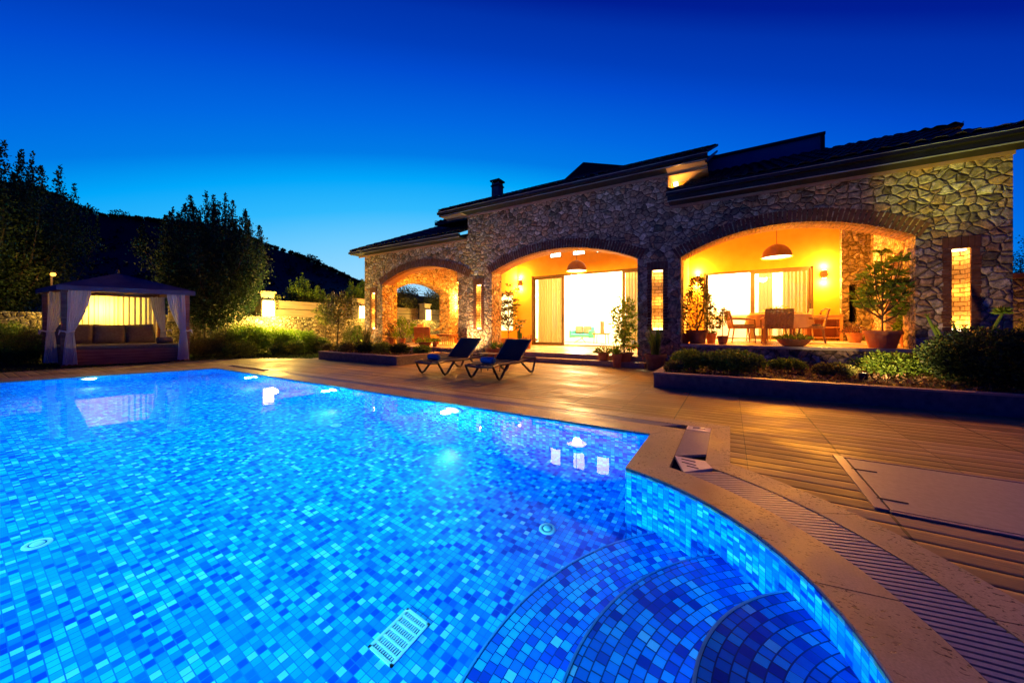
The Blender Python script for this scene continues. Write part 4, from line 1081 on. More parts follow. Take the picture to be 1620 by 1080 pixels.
potted(1143, 10.35, .622, 531, 16, 487, 9, 'topiary', 'slim little topiary in a dark pot beside the dining table', LEAFO, mt=TERRAD)
potted(1255, 10.0, .622, 535, 44, 524, 24, 'low', 'wide shallow terracotta bowl of trailing plants at the edge of the dining porch', bowl=True, hpot=.16)
potted(1352, 13.2, .622, 526, 21, 508, 16, 'low', 'terracotta pot with small red plant beside the console', LEAFR)
potted(1432, 11.0, .622, 528, 14, 500, 16, 'bushy', 'small bushy pot plant behind the large terracotta pot', dens=.5)
potted(804, 10.95, .262, 535, 25, 447, 34, 'broad', 'tall plant with spreading leaf whorls in a pot left of the middle door', LEAFO, dens=1.1)
potted(781, 9.35, -.004, 551, 27, 534, 16, 'agave', 'spiky agave in a wide terracotta bowl behind the left sun lounger', bowl=True)
potted(799, 9.45, .13, 548, 17, 538, 12, 'low', 'small bushy plant in a terracotta pot behind the right sun lounger')
potted(822, 12.9, .262, 540, 7, 514, 4, 'cactus', 'dark upright cactus in a small pot left of the middle door', hpot=.1)
potted(836, 11.2, .262, 538, 10, 527, 13, 'low', 'low red-leaved plant left of the middle door', LEAFR, dens=.7)
potted(987, 9.62, .132, 557, 30, 467, 21, 'oval', 'tall light green shrub in a terracotta pot at the right end of the step', LEAFY, dens=1.3)
potted(976, 9.30, -.004, 560, 16, 538, 21, 'agave', 'spiky aloe in a terracotta pot before the tall light green shrub', mt=TERRA)
potted(955, 9.60, .132, 557, 19, 541, 15, 'low', 'small leafy plant in a terracotta pot at the left of the pots on the step')
potted(1037, 9.25, -.004, 560, 33, 508, 22, 'blades', 'upright blade-leaved plant in a dark terracotta pot at the foot of the right pier', LEAF, mt=TERRAD, dens=1.1)
potted(636, 10.1, .281, 535, 12, 500, 17, 'bushy', 'yellow green bush in a terracotta pot at the left of the left porch', LEAFY, dens=.8)
potted(620, 10.3, .281, 534, 13, 515, 10, 'bushy', 'dark pot with small bush against the left jamb of the left arch', LEAFO, mt=TERRAD, dens=.5)
potted(672, 10.05, .281, 541, 21, 524, 14, 'low', 'shallow terracotta bowl with low plants in the left porch', LEAFY, bowl=True)
potted(688, 10.3, .281, 540, 9, 530, 8, 'low', 'tiny terracotta pot in front of the low bench', LEAFY, dens=.4)
potted(732, 10.0, .281, 536, 13, 526, 8, 'low', 'dark terracotta pot at the right end of the left porch', LEAFR, mt=TERRAD, dens=.5)
potted(722, 13.2, .281, 534, 8, 518, 10, 'low', 'flowering plant below the wall lamp of the left porch', LEAFR, dens=.6)
potted(655, 12.6, .281, 536, 8, 506, 12, 'broad', 'leafy plant standing behind the wicker sofa', LEAFY, dens=.4)
def shrub(x, y, z, rx, ry, h, n, label, lf=None, L=.06, Wd=.03, cat='shrub', grp='planted shrubs', stems=6, name='shrub'):
    g = thing(name, label, cat, (x, y, z), 0, grp)
    m = MB(); leafball(m, (x, y, z + h * .5), rx, ry, h * .5, n, L, Wd, .35)
    for k in range(5):
        a = random.uniform(0, 6.3); leafball(m, (x + rx * .55 * math.cos(a), y + ry * .55 * math.sin(a), z + h * random.uniform(.35, .8)), rx * .45, ry * .45, h * .28, n // 7, L, Wd, .2)
    m.build('foliage', lf or LEAF, g)
    m = MB()
    for k in range(stems):
        a = random.uniform(0, 6.3); m.tube([(x, y, z), (x + rx * .4 * math.cos(a), y + ry * .4 * math.sin(a), z + h * .6)], [.012, .005], 5)
    m.build('stem', BARK, g); return g
def P3(px, Y): return aY(px, 0, Y)[0]
# right planter
shrub(P3(1090, 7.6), 7.6, .22, .34, .34, .40, 1500, 'round green shrub at the left end of the right planter', L=.05)
shrub(P3(1160, 7.5), 7.5, .22, .50, .38, .42, 2200, 'wide dark green shrub second from the left end of the right planter', L=.05)
shrub(P3(1066, 7.1), 7.1, .22, .16, .18, .20, 500, 'low yellow green tuft at the left corner of the right planter', LEAFO, .05)
shrub(P3(1415, 8.3), 8.3, .22, .40, .35, .42, 1400, 'sprawling green shrub below the right jamb of the dining arch', L=.05)
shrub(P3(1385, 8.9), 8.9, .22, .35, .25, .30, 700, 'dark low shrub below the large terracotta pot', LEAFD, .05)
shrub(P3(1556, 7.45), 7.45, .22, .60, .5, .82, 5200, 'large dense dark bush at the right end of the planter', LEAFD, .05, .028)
shrub(P3(1500, 8.3), 8.3, .22, .40, .35, .62, 1600, 'leafy green bush left of the large dark bush', LEAF, .05)
shrub(P3(1618, 7.6), 7.6, .22, .35, .35, .45, 1200, 'green bush at the right edge of the picture in the planter', LEAF, .05)
shrub(P3(1612, 10.6), 10.6, .0, .35, .35, 1.2, 1200, 'sparse yellow green bush beyond the right corner of the villa', LEAFO, .05)
shrub(P3(1245, 8.4), 8.4, .22, .32, .30, .24, 900, 'low green mound beneath the wide terracotta bowl', LEAF, .05)
shrub(P3(1320, 7.9), 7.9, .22, .30, .28, .22, 800, 'small green mound in the middle of the right planter', LEAFO, .05)
# mulch and dry creepers
m = MB(); n = 5200
P_ = np.stack([RNG.uniform(-1.0, 6.5, n), RNG.uniform(6.75, 9.75, n), np.full(n, .215) + RNG.uniform(0, .07, n) ** 1.0], 1)
D = RNG.normal(size=(n, 3)); D[:, 2] = np.abs(D[:, 2]) * .7; D /= np.linalg.norm(D, axis=1)[:, None]
m.leaves(P_, D, RNG.uniform(.03, .09, n), .028)
tag(m.build('ground_cover', LEAFM), 'dry brown ground cover and fallen petals in the right planter', 'ground cover', kind='stuff')
m = MB(); n = 1500
P_ = np.stack([RNG.uniform(-11.3, -7.85, n), RNG.uniform(6.75, 8.2, n), .21 + RNG.uniform(0, .06, n)], 1)
D = RNG.normal(size=(n, 3)); D[:, 2] = np.abs(D[:, 2]) * .7; D /= np.linalg.norm(D, axis=1)[:, None]
m.leaves(P_, D, RNG.uniform(.03, .09, n), .03)
tag(m.build('ground_cover', LEAFM), 'dry ground cover in the left planter', 'ground cover', kind='stuff')
# succulent with branching arms before the right slit
sx, sy = P3(1528, 8.7), 8.7
g = thing('succulent', 'branching succulent with a bright green leaf rosette in front of the right wall slit', 'succulent', (sx, sy, .22))
m = MB(); ends = []
for (dx, h, bend) in ((.34, 1.24, .12), (.0, .98, -.05), (-.12, 1.05, -.05), (-.3, .98, -.08), (.14, .95, .06), (-.42, 1.2, -.02)):
    p = [(sx, sy, .22), (sx + dx * .5, sy, .22 + h * .35), (sx + dx * .8, sy, .22 + h * .62), (sx + dx + bend * .3, sy, .22 + h * .84)]
    m.tube(p, [.03, .026, .022, .018], 7); ends.append(p[-1])
m.build('arms', LEAF, g)
m = MB()
e0 = ends[0]
for k in range(26):
    th = k * 2.4; el = .1 + k / 26 * 1.2; 
    m.leaves([e0], [(math.cos(th) * math.cos(el), math.sin(th) * math.cos(el), math.sin(el))], .13, .06, .1)
m.build('rosette', LEAFY, g)
for e_ in ends[1:]:
    m = MB()
    for k in range(7): th = k * 2.4; m.leaves([e_], [(math.cos(th) * .5, math.sin(th) * .5, .7)], .07, .03, .1)
    m.build('leaf_tuft', LEAF, g)
# left planter and between
for px, Y, r_, h, n, lf, lb in ((548, 7.0, .30, .34, 900, LEAFO, 'grey green low shrub at the left end of the left planter'), (577, 7.1, .30, .36, 900, LEAFD, 'dark round shrub in the middle of the left planter'),
        (605, 7.3, .32, .36, 900, LEAF, 'green shrub right of the dark round shrub in the left planter'), (633, 7.4, .3, .34, 900, LEAFD, 'dark shrub near the right end of the left planter'),
        (667, 7.9, .28, .26, 700, LEAF, 'low shrub at the right corner of the left planter'), (520, 7.1, .28, .26, 700, LEAFO, 'small tuft at the far left corner of the left planter')):
    shrub(P3(px, Y), Y, .22, r_, r_, h, n, lb, lf, .055, .03)
g = thing('tall_grass_plant', 'upright reed-like plant between the left planter and the leftmost wall slit', 'plant', (P3(580, 8.9), 8.9, 0))
foliage('blades', P3(580, 8.9), 8.9, 0, 1.35, .35, LEAFO, g, 1.6)
g = thing('tall_grass_plant', 'leafy upright plant left of the reed-like plant', 'plant', (P3(566, 9.0), 9.0, 0))
foliage('bushy', P3(566, 9.0), 9.0, 0, 1.1, .4, LEAF, g, 1.0)

# ================================================================== SUN LOUNGERS
def lounger(x, y, label, foc):
    """foot end at y, head towards +y; x centre"""
    g = thing('sun_lounger', label, 'sun lounger', (x, y, 0), 0, 'dark sun loungers by the pool')
    w = .33; zt = .31; L_ = 1.62
    m = MB()
    for s_ in (-1, 1): m.tube([(x + s_ * w, y - .12, zt - .03), (x + s_ * w, y + .1, zt), (x + s_ * w, y + .8, zt - .015), (x + s_ * w, y + L_, zt + .02)], [.024, .03, .028, .026], 8)
    m.tube([(x - w, y - .12, zt - .03), (x, y - .10, zt - .05), (x + w, y - .12, zt - .03)], .024, 8); m.tube([(x - w, y + L_, zt + .02), (x + w, y + L_, zt + .02)], .022, 8)
    m.tube([(x - w, y + .9, zt - .02), (x + w, y + .9, zt - .02)], .02, 8)
    m.build('side_rails', TAUPER, g, True)
    for s_ in (-1, 1):
        for ya, yb, yc in ((y - .12, y + .08, y + .42), (y + .98, y + 1.42, y + L_)):
            m = MB(); m.tube([(x + s_ * w, ya, zt - .03), (x + s_ * (w + .015), ya + (yb - ya) * .75, .06), (x + s_ * (w + .015), yb, .024), (x + s_ * (w + .015), yb + (yc - yb) * .22, .05), (x + s_ * w, yc, zt - .01)], [.022, .026, .026, .026, .024], 8)
            m.build('leg', RESIN if ya < y + .5 else TAUPER, g, True)
    m = MB()
    for k in range(2):
        pass
    m.box(x - w + .03, x + w - .03, y - .10, y + .93, zt - .010, zt + .004); m.build('seat_sling', SLING, g)
    b0 = Vector((0, y + .92, zt + .01)); ang = R(41); Lb = .66
    d = Vector((0, math.cos(ang), math.sin(ang))); nn = Vector((0, -math.sin(ang), math.cos(ang)))
    e_ = b0 + d * Lb
    m = MB(); i = len(m.v)
    for xx in (x - w + .03, x + w - .03):
        for p in (b0, e_): m.v.append((xx, p.y, p.z)); m.v.append((xx, p.y + nn.y * .012, p.z + nn.z * .012))
    for q in ((0, 2, 6, 4), (1, 5, 7, 3), (0, 4, 5, 1), (2, 3, 7, 6), (0, 1, 3, 2), (4, 6, 7, 5)): m.f.append(q); m.uv.append([(0, 0)] * 4)
    m.build('back_sling', SLING, g)
    m = MB()
    for s_ in (-1, 1): m.tube([(x + s_ * (w - .015), b0.y, b0.z), (x + s_ * (w - .015), e_.y, e_.z)], .018, 8)
    m.tube([(x - w + .015, e_.y, e_.z), (x + w - .015, e_.y, e_.z)], .016, 8)
    m.tube([(x - w * .6, b0.y + .28, zt), (x - w * .6, b0.y + .36, b0.z + .28)], .01, 6); m.tube([(x + w * .6, b0.y + .28, zt), (x + w * .6, b0.y + .36, b0.z + .28)], .01, 6)
    m.build('back_frame', TAUPER, g, True)
LY = 5.72
lx1, lx2 = (-5.97 - 5.23) / 2, (-4.55 - 3.84) / 2
lounger(lx1, LY, 'left of the two dark sun loungers on the deck, farther from the camera', 0)
lounger(lx2, LY, 'right of the two dark sun loungers on the deck, nearer to the camera', 0)
for xx, lb in ((lx1 - .02, 'rolled blue towel at the foot of the left sun lounger'), (lx2 + .05, 'rolled blue towel at the foot of the right sun lounger')):
    m = MB(); yy, zz = LY + .12, .375
    prof = [(0, -.15), (.04, -.15), (.06, -.145), (.065, -.13), (.067, 0), (.065, .13), (.06, .145), (.04, .15), (0, .15)]
    m.lathe(prof, (xx, yy, zz + .006), 20, Matrix.Rotation(PI / 2, 3, 'Y'))
    sp = [(xx + .151, yy + (.012 + .0075 * a) * math.cos(a), zz + .006 + (.012 + .0075 * a) * math.sin(a)) for a in [k * .4 for k in range(17)]]
    m.tube(sp, .003, 4)
    tag(m.build('rolled_towel', TOWEL, None, True), lb, 'towel', 'rolled blue towels on the loungers')
tx, ty = P3(776, 6.85), 6.85
g = thing('side_table', 'low taupe side table between the two sun loungers', 'side table', (tx, ty, 0))
m = MB(); m.box(tx - .25, tx + .25, ty - .2, ty + .2, .415, .435); bevel(m.build('table_top', TAUPER, g), .008)
for a in (-1, 1):
    for b_ in (-1, 1): MB().tube([(tx + a * .2, ty + b_ * .15, .415), (tx + a * .17, ty + b_ * .13, 0)], [.015, .012], 6).build('leg', TAUPER, g)

# ================================================================== DINING PORCH FURNITURE
FD = .622
tcx, tcy = P3(1231, 12.4), 12.4
g = thing('dining_table', 'dining table under a pale hanging cloth in the right porch', 'table', (tcx, tcy, FD))
MB().lathe([(0, .745), (.70, .745), (.70, .775), (0, .775)], (tcx, tcy, FD), 40).build('table_top', WOODO, g)
for a in range(4): MB().tube([(tcx + .45 * math.cos(a * PI / 2 + .78), tcy + .45 * math.sin(a * PI / 2 + .78), FD), (tcx + .45 * math.cos(a * PI / 2 + .78), tcy + .45 * math.sin(a * PI / 2 + .78), FD + .745)], .03, 8).build('leg', WOODO, g)
m = MB(); n = 96; i0 = 0
for rr, zz, amp in ((.0, .782, 0), (.715, .782, 0), (.735, .765, .002), (.75, .60, .022), (.77, .42, .045)):
    for q in range(n):
        w = 2 * PI * q / n; r2 = rr + amp * math.sin(w * 13 + .5 * math.sin(3 * w)); m.v.append((tcx + r2 * math.cos(w), tcy + r2 * math.sin(w), FD + zz - (.02 * math.sin(w * 4) if amp > .03 else 0)))
for j in range(4):
    for q in range(n): m.f.append((j * n + q, j * n + (q + 1) % n, (j + 1) * n + (q + 1) % n, (j + 1) * n + q)); m.uv.append([(0, 0)] * 4)
tag(m.build('tablecloth', CLOTH, None, True), 'pale cloth draped over the dining table', 'tablecloth')
g = thing('centrepiece', 'flower arrangement on the pale tablecloth', 'flowers', (tcx, tcy, FD + .785))
MB().lathe([(0, 0), (.07, 0), (.1, .07), (.09, .09), (0, .09)], (tcx, tcy, FD + .785), 18).build('bowl', WHITEP, g)
foliage('low', tcx, tcy, FD + .86, .22, .32, LEAFY, g, .5)
def wchair(x, y, rz, label):
    g = thing('wicker_chair', label, 'chair', (x, y, FD), rz, 'wicker chairs round the dining table')
    def b(name, mb, mt=WICK, bv=.01):
        o = mb.build(name, mt, g, world=False); 
        if bv: bevel(o, bv)
        return o
    # local coordinates: front towards +y, back at -y
    b('seat', MB().box(-.27, .27, -.25, .27, .38, .45))
    b('cushion', MB().box(-.24, .24, -.2, .25, .452, .50), CUSH, .02)
    mb = MB(); nr = 17
    for k in range(nr):     # woven back: rows of bulging strands
        z = .40 + .47 * k / (nr - 1); tl = -.25 - .10 * (z - .4) / .47
        for c in range(8):
            x0 = -.28 + .56 * c / 8; x1 = x0 + .56 / 8; off = .012 if (c + k) % 2 else -.004
            mb.tube([(x0, tl + .004, z), ((x0 + x1) / 2, tl - off, z + (.006 if c < 4 else -.006)), (x1, tl + .004, z)], .0145, 5, False)
    b('backrest', mb, bv=0)
    b('back_rim', MB().tube([(-.28, -.25, .38), (-.285, -.35, .87), (.285, -.35, .87), (.28, -.25, .38)], .02, 8), bv=0)
    for s_ in (-1, 1):
        b('arm', MB().tube([(s_ * .29, -.30, .66), (s_ * .30, .05, .65), (s_ * .29, .24, .63), (s_ * .28, .26, .40)], .022, 8), bv=0)
        for yy, dy in ((-.23, -.06), (.24, .03)):
            b('leg', MB().tube([(s_ * .25, yy, .40), (s_ * .27, yy + dy, 0)], [.02, .014], 8), DARKM if False else WICK, bv=0)
    return g
wchair(P3(1228, 11.35), 11.35, .10, 'wicker chair with its woven back to the pool, in front of the dining table')
wchair(P3(1173, 11.7), 11.9, -1.35, 'wicker chair at the left side of the dining table')
wchair(P3(1283, 12.3), 12.3, 1.45, 'wicker chair at the right side of the dining table')
wchair(P3(1200, 13.5), 13.5, PI - .2, 'wicker chair behind the left part of the dining table')
wchair(P3(1262, 13.6), 13.6, PI + .3, 'wicker chair behind the right part of the dining table')
# console
cx0, cx1 = P3(1287, 14.5), P3(1337, 14.5)
cx0, cx1 = 2.0, 2.92
g = thing('console_table', 'orange wooden console with two shelves against the ochre wall', 'console', ((cx0 + cx1) / 2, 14.7, FD))
m = MB(); m.box(cx0 - .02, cx1 + .02, 14.42, 14.95, FD + .76, FD + .80); bevel(m.build('table_top', WOODO, g), .006)
for xx in (cx0, cx1 - .07):
    for yy in (14.45, 14.87): MB().box(xx, xx + .07, yy, yy + .07, FD, FD + .76).build('leg', WOODO, g)
for zz in (.08, .40): MB().box(cx0 + .03, cx1 - .03, 14.47, 14.93, FD + zz, FD + zz + .03).build('shelf', WOODO, g)
MB().box(cx0 + .07, cx1 - .07, 14.90, 14.92, FD + .11, FD + .76).build('back_panel', noisy('dark orange wood', (.3, .1, .03), (.36, .14, .05), 5, .5), g)
MB().box(cx0 + .07, cx1 - .07, 14.46, 14.48, FD + .66, FD + .76).build('apron', WOODO, g)
tag(MB().lathe([(0, 0), (.05, 0), (.07, .08), (.04, .16), (.05, .2), (0, .2)], (2.2, 14.65, FD + .80), 16).build('vase', GUTT, None, True), 'small grey vase on the wooden console', 'vase')
m = MB(); m.tube([(2.42, 14.65, FD + .80), (2.45, 14.65, FD + .93), (2.55, 14.65, FD + 1.0), (2.66, 14.65, FD + .97)], [.05, .03, .022, .035], 8)
tag(m.build('figurine', TERRAD, None, True), 'small dark bird-like figurine on the wooden console', 'figurine')
# kitchen counter seen through the open leaf
g = thing('kitchen_counter', 'white kitchen counter behind the dining porch door', 'counter', (-.2, 17.9, FD))
MB().box(-1.0, 1.6, 17.6, 18.2, FD, FD + .88).build('cabinet', WHITEW, g); MB().box(-1.05, 1.65, 17.56, 18.25, FD + .88, FD + .93).build('worktop', noisy('worktop', (.5, .42, .3), (.55, .46, .33), 5), g)
g = thing('wall_cabinet', 'pale cabinet on the kitchen wall above the counter', 'cabinet', (-.9, 18.1, FD + .93))
MB().box(-1.25, -.5, 17.95, 18.28, FD + .94, FD + 1.22).build('cabinet_body', noisy('pale cabinet', (.6, .48, .3), (.64, .5, .32), 5), g); MB().box(-1.2, -.55, 17.93, 17.949, FD + .97, FD + 1.19).build('cabinet_door', WHITEW, g)
# living room: armchair, low table, speaker, cushions
ax, ay = P3(921, 16.9), 16.9; FL = .262
g = thing('teal_armchair', 'teal two-seat armchair with dark base inside the living room', 'armchair', (ax, ay, FL))
bevel(MB().box(ax - .5, ax + .5, ay - .35, ay + .3, FL + .28, FL + .44).build('seat', TEAL, g), .04)
for s_ in (-1, 1):
    bevel(MB().box(ax + s_ * .5 - .06, ax + s_ * .5 + .06, ay - .35, ay + .35, FL + .25, FL + .62).build('arm', TEAL, g), .03)
    MB().tube([(ax + s_ * .3, ay - .3, FL), (ax - s_ * .05, ay, FL + .27)], .018, 6).build('leg', DARKM, g)
bevel(MB().box(ax - .5, ax + .5, ay + .3, ay + .42, FL + .28, FL + .80).build('backrest', TEAL, g), .04)
for xx, lb, r_ in ((ax - .2, 'brown cushion on the left of the teal armchair', 0), (ax + .22, 'brown cushion on the right of the teal armchair', 0)):
    o = MB().box(xx - .19, xx + .19, ay + .08, ay + .22, FL + .46, FL + .84).build('cushion', noisy('brown cushion', (.22, .12, .07), (.28, .16, .1), 8)); bevel(o, .06, 3); tag(o, lb, 'cushion', 'cushions on the armchair')
bx, by = P3(951, 16.3), 16.3
g = thing('coffee_table', 'small brown wooden table right of the teal armchair', 'table', (bx, by, FL))
bevel(MB().box(bx - .32, bx + .32, by - .25, by + .25, FL + .44, FL + .50).build('table_top', WOODO, g), .006)
for a in (-1, 1):
    for b_ in (-1, 1): MB().tube([(bx + a * .26, by + b_ * .2, FL + .44), (bx + a * .28, by + b_ * .22, FL)], [.02, .014], 6).build('leg', WOODO, g)
m = MB(); m.box(bx - .02, bx + .12, by - .08, by + .08, FL + .50, FL + 1.05); tag(bevel(m.build('speaker', noisy('speaker grey', (.25, .22, .18), (.3, .26, .2), 9)), .01), 'tall grey box standing on the small brown table', 'speaker')
tag(MB().box(-6.3, -3.0, 14.8, 17.6, FL + .0015, FL + .012).build('rug', noisy('rug', (.5, .42, .3), (.62, .54, .4), 30)), 'pale rug on the living room floor', 'rug')

# ================================================================== LEFT PORCH FURNITURE
FP = .281
sx0, sy0 = P3(668, 11.6), 11.6
g = thing('wicker_sofa', 'high-backed wicker sofa seen from behind in the left porch', 'sofa', (sx0, sy0, FP))
m = MB()
for k in range(26):
    xx = sx0 - .48 + .96 * k / 25; m.tube([(xx, sy0, FP + .12), (xx, sy0 - .03, FP + .72)], .021, 6)
m.build('backrest', WOODO, g)
bevel(MB().box(sx0 - .48, sx0 + .48, sy0 + .03, sy0 + .6, FP + .25, FP + .42).build('seat', WICK, g), .02)
MB().tube([(sx0 - .5, sy0 - .03, FP + .74), (sx0 + .5, sy0 - .03, FP + .74)], .03, 8).build('back_rim', WOODO, g)
for a in (-1, 1):
    for b_ in (.05, .55): MB().box(sx0 + a * .45 - .03, sx0 + a * .45 + .03, sy0 + b_ - .03, sy0 + b_ + .03, FP, FP + .25).build('leg', WOODO, g)
o = MB().box(-.2, .2, -.07, .07, -.2, .2).build('cushion', CLOTH); o.location = (sx0 - .36, sy0 + .25, FP + .72); o.rotation_euler = (-.3, 0, .2); bevel(o, .06, 3); tag(o, 'pale cushion on the wicker sofa in the left porch', 'cushion')
hx, hy = P3(708, 11.6), 11.6
g = thing('low_bench', 'low orange wooden bench with thin legs in the left porch', 'bench', (hx, hy, FP))
bevel(MB().box(hx - .40, hx + .40, hy - .25, hy + .25, FP + .38, FP + .46).build('seat', WOODO, g), .01)
for a in (-.36, -.1, .1, .36):
    for b_ in (-.2, .2): MB().tube([(hx + a, hy + b_, FP + .38), (hx + a, hy + b_, FP)], .014, 6).build('leg', WOODO, g)
g = thing('hammock', 'pale hammock slung between the piers of the left porch', 'hammock', aY(690, 525, 13.3))
m = MB(); A_ = Vector(aY(684, 523, 13.0)); B_ = Vector(aY(716, 497, 14.2)); n = 20
for i in range(n + 1):
    f_ = i / n; p = A_.lerp(B_, f_); p.z -= .30 * math.sin(PI * f_) * (1 - f_ * .4); w = .30 * math.sin(PI * min(1, f_ * 1.02 + .03)) + .02
    for s_ in (-1, 0, 1): m.v.append((p.x + s_ * w * .6, p.y - s_ * w * .6, p.z + abs(s_) * w * .35))
for i in range(n):
    for k in (0, 1): m.f.append((3 * i + k, 3 * i + k + 1, 3 * i + 4 + k, 3 * i + 3 + k)); m.uv.append([(0, 0)] * 4)
m.build('hammock_cloth', CLOTH, g, True)
MB().tube([tuple(B_), (-12.80, 14.6, 2.0)], .012, 5).build('rope', CLOTH, g)

# ================================================================== GARDEN WALL, LANTERNS, FENCE
WX = -16.9
m = MB(); m.box(WX - .35, WX, 6.0, 30, -.1, 1.44); m.box(WX - 1.55, WX - 1.2, -8, 6.0, -.1, 1.44); m.box(WX - 1.2, WX - .351, 5.65, 6.0, -.1, 1.44)
tag(m.build('garden_wall', GSTONE), 'low rubble stone wall along the left side of the garden', 'wall')
m = MB(); k = -8.
while k < 30:
    L_ = random.uniform(.35, .7); dx_ = -1.2 if k < 5.8 else 0; m.box(WX - .38 + dx_, WX + .02 + dx_, k + .006, k + L_ - .006, 1.441, 1.50 + random.uniform(-.01, .01)); k += L_
o = m.build('coping_stones', GSTONE, None)
o.parent = [q for q in COL.objects if q.name == 'garden_wall'][0]
def lantern(y, label, pw=60, h1=2.16, col=(1, .62, .10), es=10, WX=WX):
    g = thing('wall_lantern', label, 'lantern', (WX - .17, y, 1.5), 0, 'lit stone lanterns on the garden wall')
    MB().box(WX - .50, WX - .02, y - .26, y + .26, 1.50, h1 + .34).build('pillar', PINKST, g)
    MB().box(WX - .55, WX + .03, y - .31, y + .31, h1 + .34, h1 + .41).build('pillar_cap', STEPT, g)
    MB().box(WX - .019, WX + .05, y - .21, y + .21, 1.52, h1).build('lamp_glass', emit('lantern glass', (1, .74, .30), es), g)
    m = MB(); m.box(WX + .0, WX + .065, y - .25, y - .211, 1.51, h1 + .03); m.box(WX + .0, WX + .065, y + .211, y + .25, 1.51, h1 + .03); m.box(WX, WX + .065, y - .25, y + .25, h1 + .001, h1 + .04)
    m.build('lamp_frame', STEPT, g)
    lamp('lantern_light', (WX + .62, y, 1.60), pw, col, g, .1)
lantern(2.95, 'lit lantern on the garden wall glowing behind the gazebo curtain', 260, es=5, WX=WX - 1.2)
lantern(7.54, 'lit lantern on the garden wall between the tree and the villa', 900)
lantern(12.12, 'lit lantern on the garden wall right beside the left corner of the villa', 160)
lantern(17.0, 'lit lantern on the garden wall seen through the left arch', 200)
g = thing('board_fence', 'pale horizontal board fence standing behind the stone garden wall', 'fence', (WX - .9, 11, 0))
m = MB()
for z0, z1, dx in ((1.25, 1.86, 0), (1.90, 2.27, .015)): m.box(WX - .93 + dx, WX - .90 + dx, 4.6, 30, z0, z1)
m.build('boards', FENCE, g)
for k in range(9): MB().box(WX - 1.0, WX - .935, 5.0 + 3.0 * k, 5.1 + 3.0 * k, 0, 2.3).build('post', FENCE, g)
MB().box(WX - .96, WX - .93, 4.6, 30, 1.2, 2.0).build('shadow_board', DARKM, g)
# wall at the right of the villa
g = thing('side_wall', 'brick-capped stone wall beyond the right corner of the villa', 'wall', (6.6, 12, 0))
MB().box(4.9, 11, 12.0, 12.35, -.05, 2.08).build('wall_body', GSTONE, g); MB().box(4.86, 11, 11.95, 12.4, 2.081, 2.18).build('wall_cap', TRIMB, g)
g = thing('ground_uplight', 'spotlight on the ground before the right side wall', 'garden spotlight', (5.5, 11.0, 0), 0, 'small spotlights washing the villa wall')
MB().lathe([(.0, 0), (.06, 0), (.07, .1), (0, .1)], (5.5, 11, 0), 16).build('housing', DARKM, g); lamp('side_light', (5.5, 11.2, .6), 30, WARM2, g, .05)

# ================================================================== GAZEBO
gA = Vector((-15.13, 1.80, 0)); gB = Vector((-14.42, 4.22, 0))
gd_ = (gB - gA).normalized(); gn = Vector((-.999, -.04, 0)); W_ = (gB - gA).length; DP = 2.3
ang = math.atan2(gd_.y, gd_.x)
G = thing('gazebo', 'wooden gazebo daybed with blue grey canopy roof beyond the far end of the pool', 'gazebo', tuple(gA), 0)
def GP(u, v, z): p = gA + gd_ * u + gn * v; return (p.x, p.y, z)
def gbox(m, u0, u1, v0, v1, z0, z1):
    c = [GP(u, v, z) for z in (z0, z1) for u, v in ((u0, v0), (u1, v0), (u1, v1), (u0, v1))]
    i = len(m.v); m.v.extend(c)
    for q in ((0, 3, 2, 1), (4, 5, 6, 7), (0, 1, 5, 4), (1, 2, 6, 5), (2, 3, 7, 6), (3, 0, 4, 7)): m.f.append(tuple(i + k for k in q)); m.uv.append([(0, 0)] * 4)
    return m
HZ = 2.16
for u, v in ((0, 0), (W_ - .1, 0), (0, DP - .1), (W_ - .1, DP - .1)): gbox(MB(), u, u + .1, v, v + .1, -.01, HZ).build('post', CLAD, G)
m = MB(); gbox(m, 0, W_, .01, .07, HZ - .12, HZ - .01); gbox(m, 0, W_, DP - .07, DP - .01, HZ - .12, HZ - .01); gbox(m, .01, .07, .1, DP - .1, HZ - .12, HZ - .01); gbox(m, W_ - .07, W_ - .01, .1, DP - .1, HZ - .12, HZ - .01)
m.build('beam', CLAD, G)
m = MB()
for k in (.35, .65): gbox(m, W_ * k - .02, W_ * k + .02, .1, DP - .1, HZ - .06, HZ - .02)
m.build('rafter', WOODO, G)
m = MB(); o_ = .10; ap_ = GP(W_ / 2, DP / 2, HZ + .52)
cs = [GP(-o_, -o_, HZ), GP(W_ + o_, -o_, HZ), GP(W_ + o_, DP + o_, HZ), GP(-o_, DP + o_, HZ)]
for k in range(4):
    a, b_ = Vector(cs[k]), Vector(cs[(k + 1) % 4]); ap2 = Vector(ap_); n = 10
    for i in range(n):          # slightly sagging cloth panels
        for j in range(n):
            def q(f, h):
                e0 = a.lerp(b_, f); p = e0.lerp(ap2, h); p.z -= .07 * math.sin(PI * h) * math.sin(PI * f); return tuple(p)
            m.face([q(i / n, j / n), q((i + 1) / n, j / n), q((i + 1) / n, (j + 1) / n), q(i / n, (j + 1) / n)])
m.build('canopy', CANVAS, G)
m = MB()
for k in range(4):
    a, b_ = cs[k], cs[(k + 1) % 4]; m.face([a, b_, (b_[0], b_[1], HZ - .13), (a[0], a[1], HZ - .13)])
m.build('valance', noisy('canopy valance', (.10, .13, .19), (.13, .16, .23), 5, .85), G)
m = MB(); m.tube([ap_, (ap_[0], ap_[1], ap_[2] + .12)], [.05, .04], 8); m.build('finial', DARKM, G)
gbox(MB(), .12, W_ - .12, .06, DP - .05, .0, .42).build('daybed_base', CLAD, G)
m = MB()
for k in range(1, 5): gbox(m, .11, W_ - .11, .052, .06, .085 * k - .004, .085 * k + .002)
m.build('board_seams', mat('seam', (.01, .006, .004)), G)
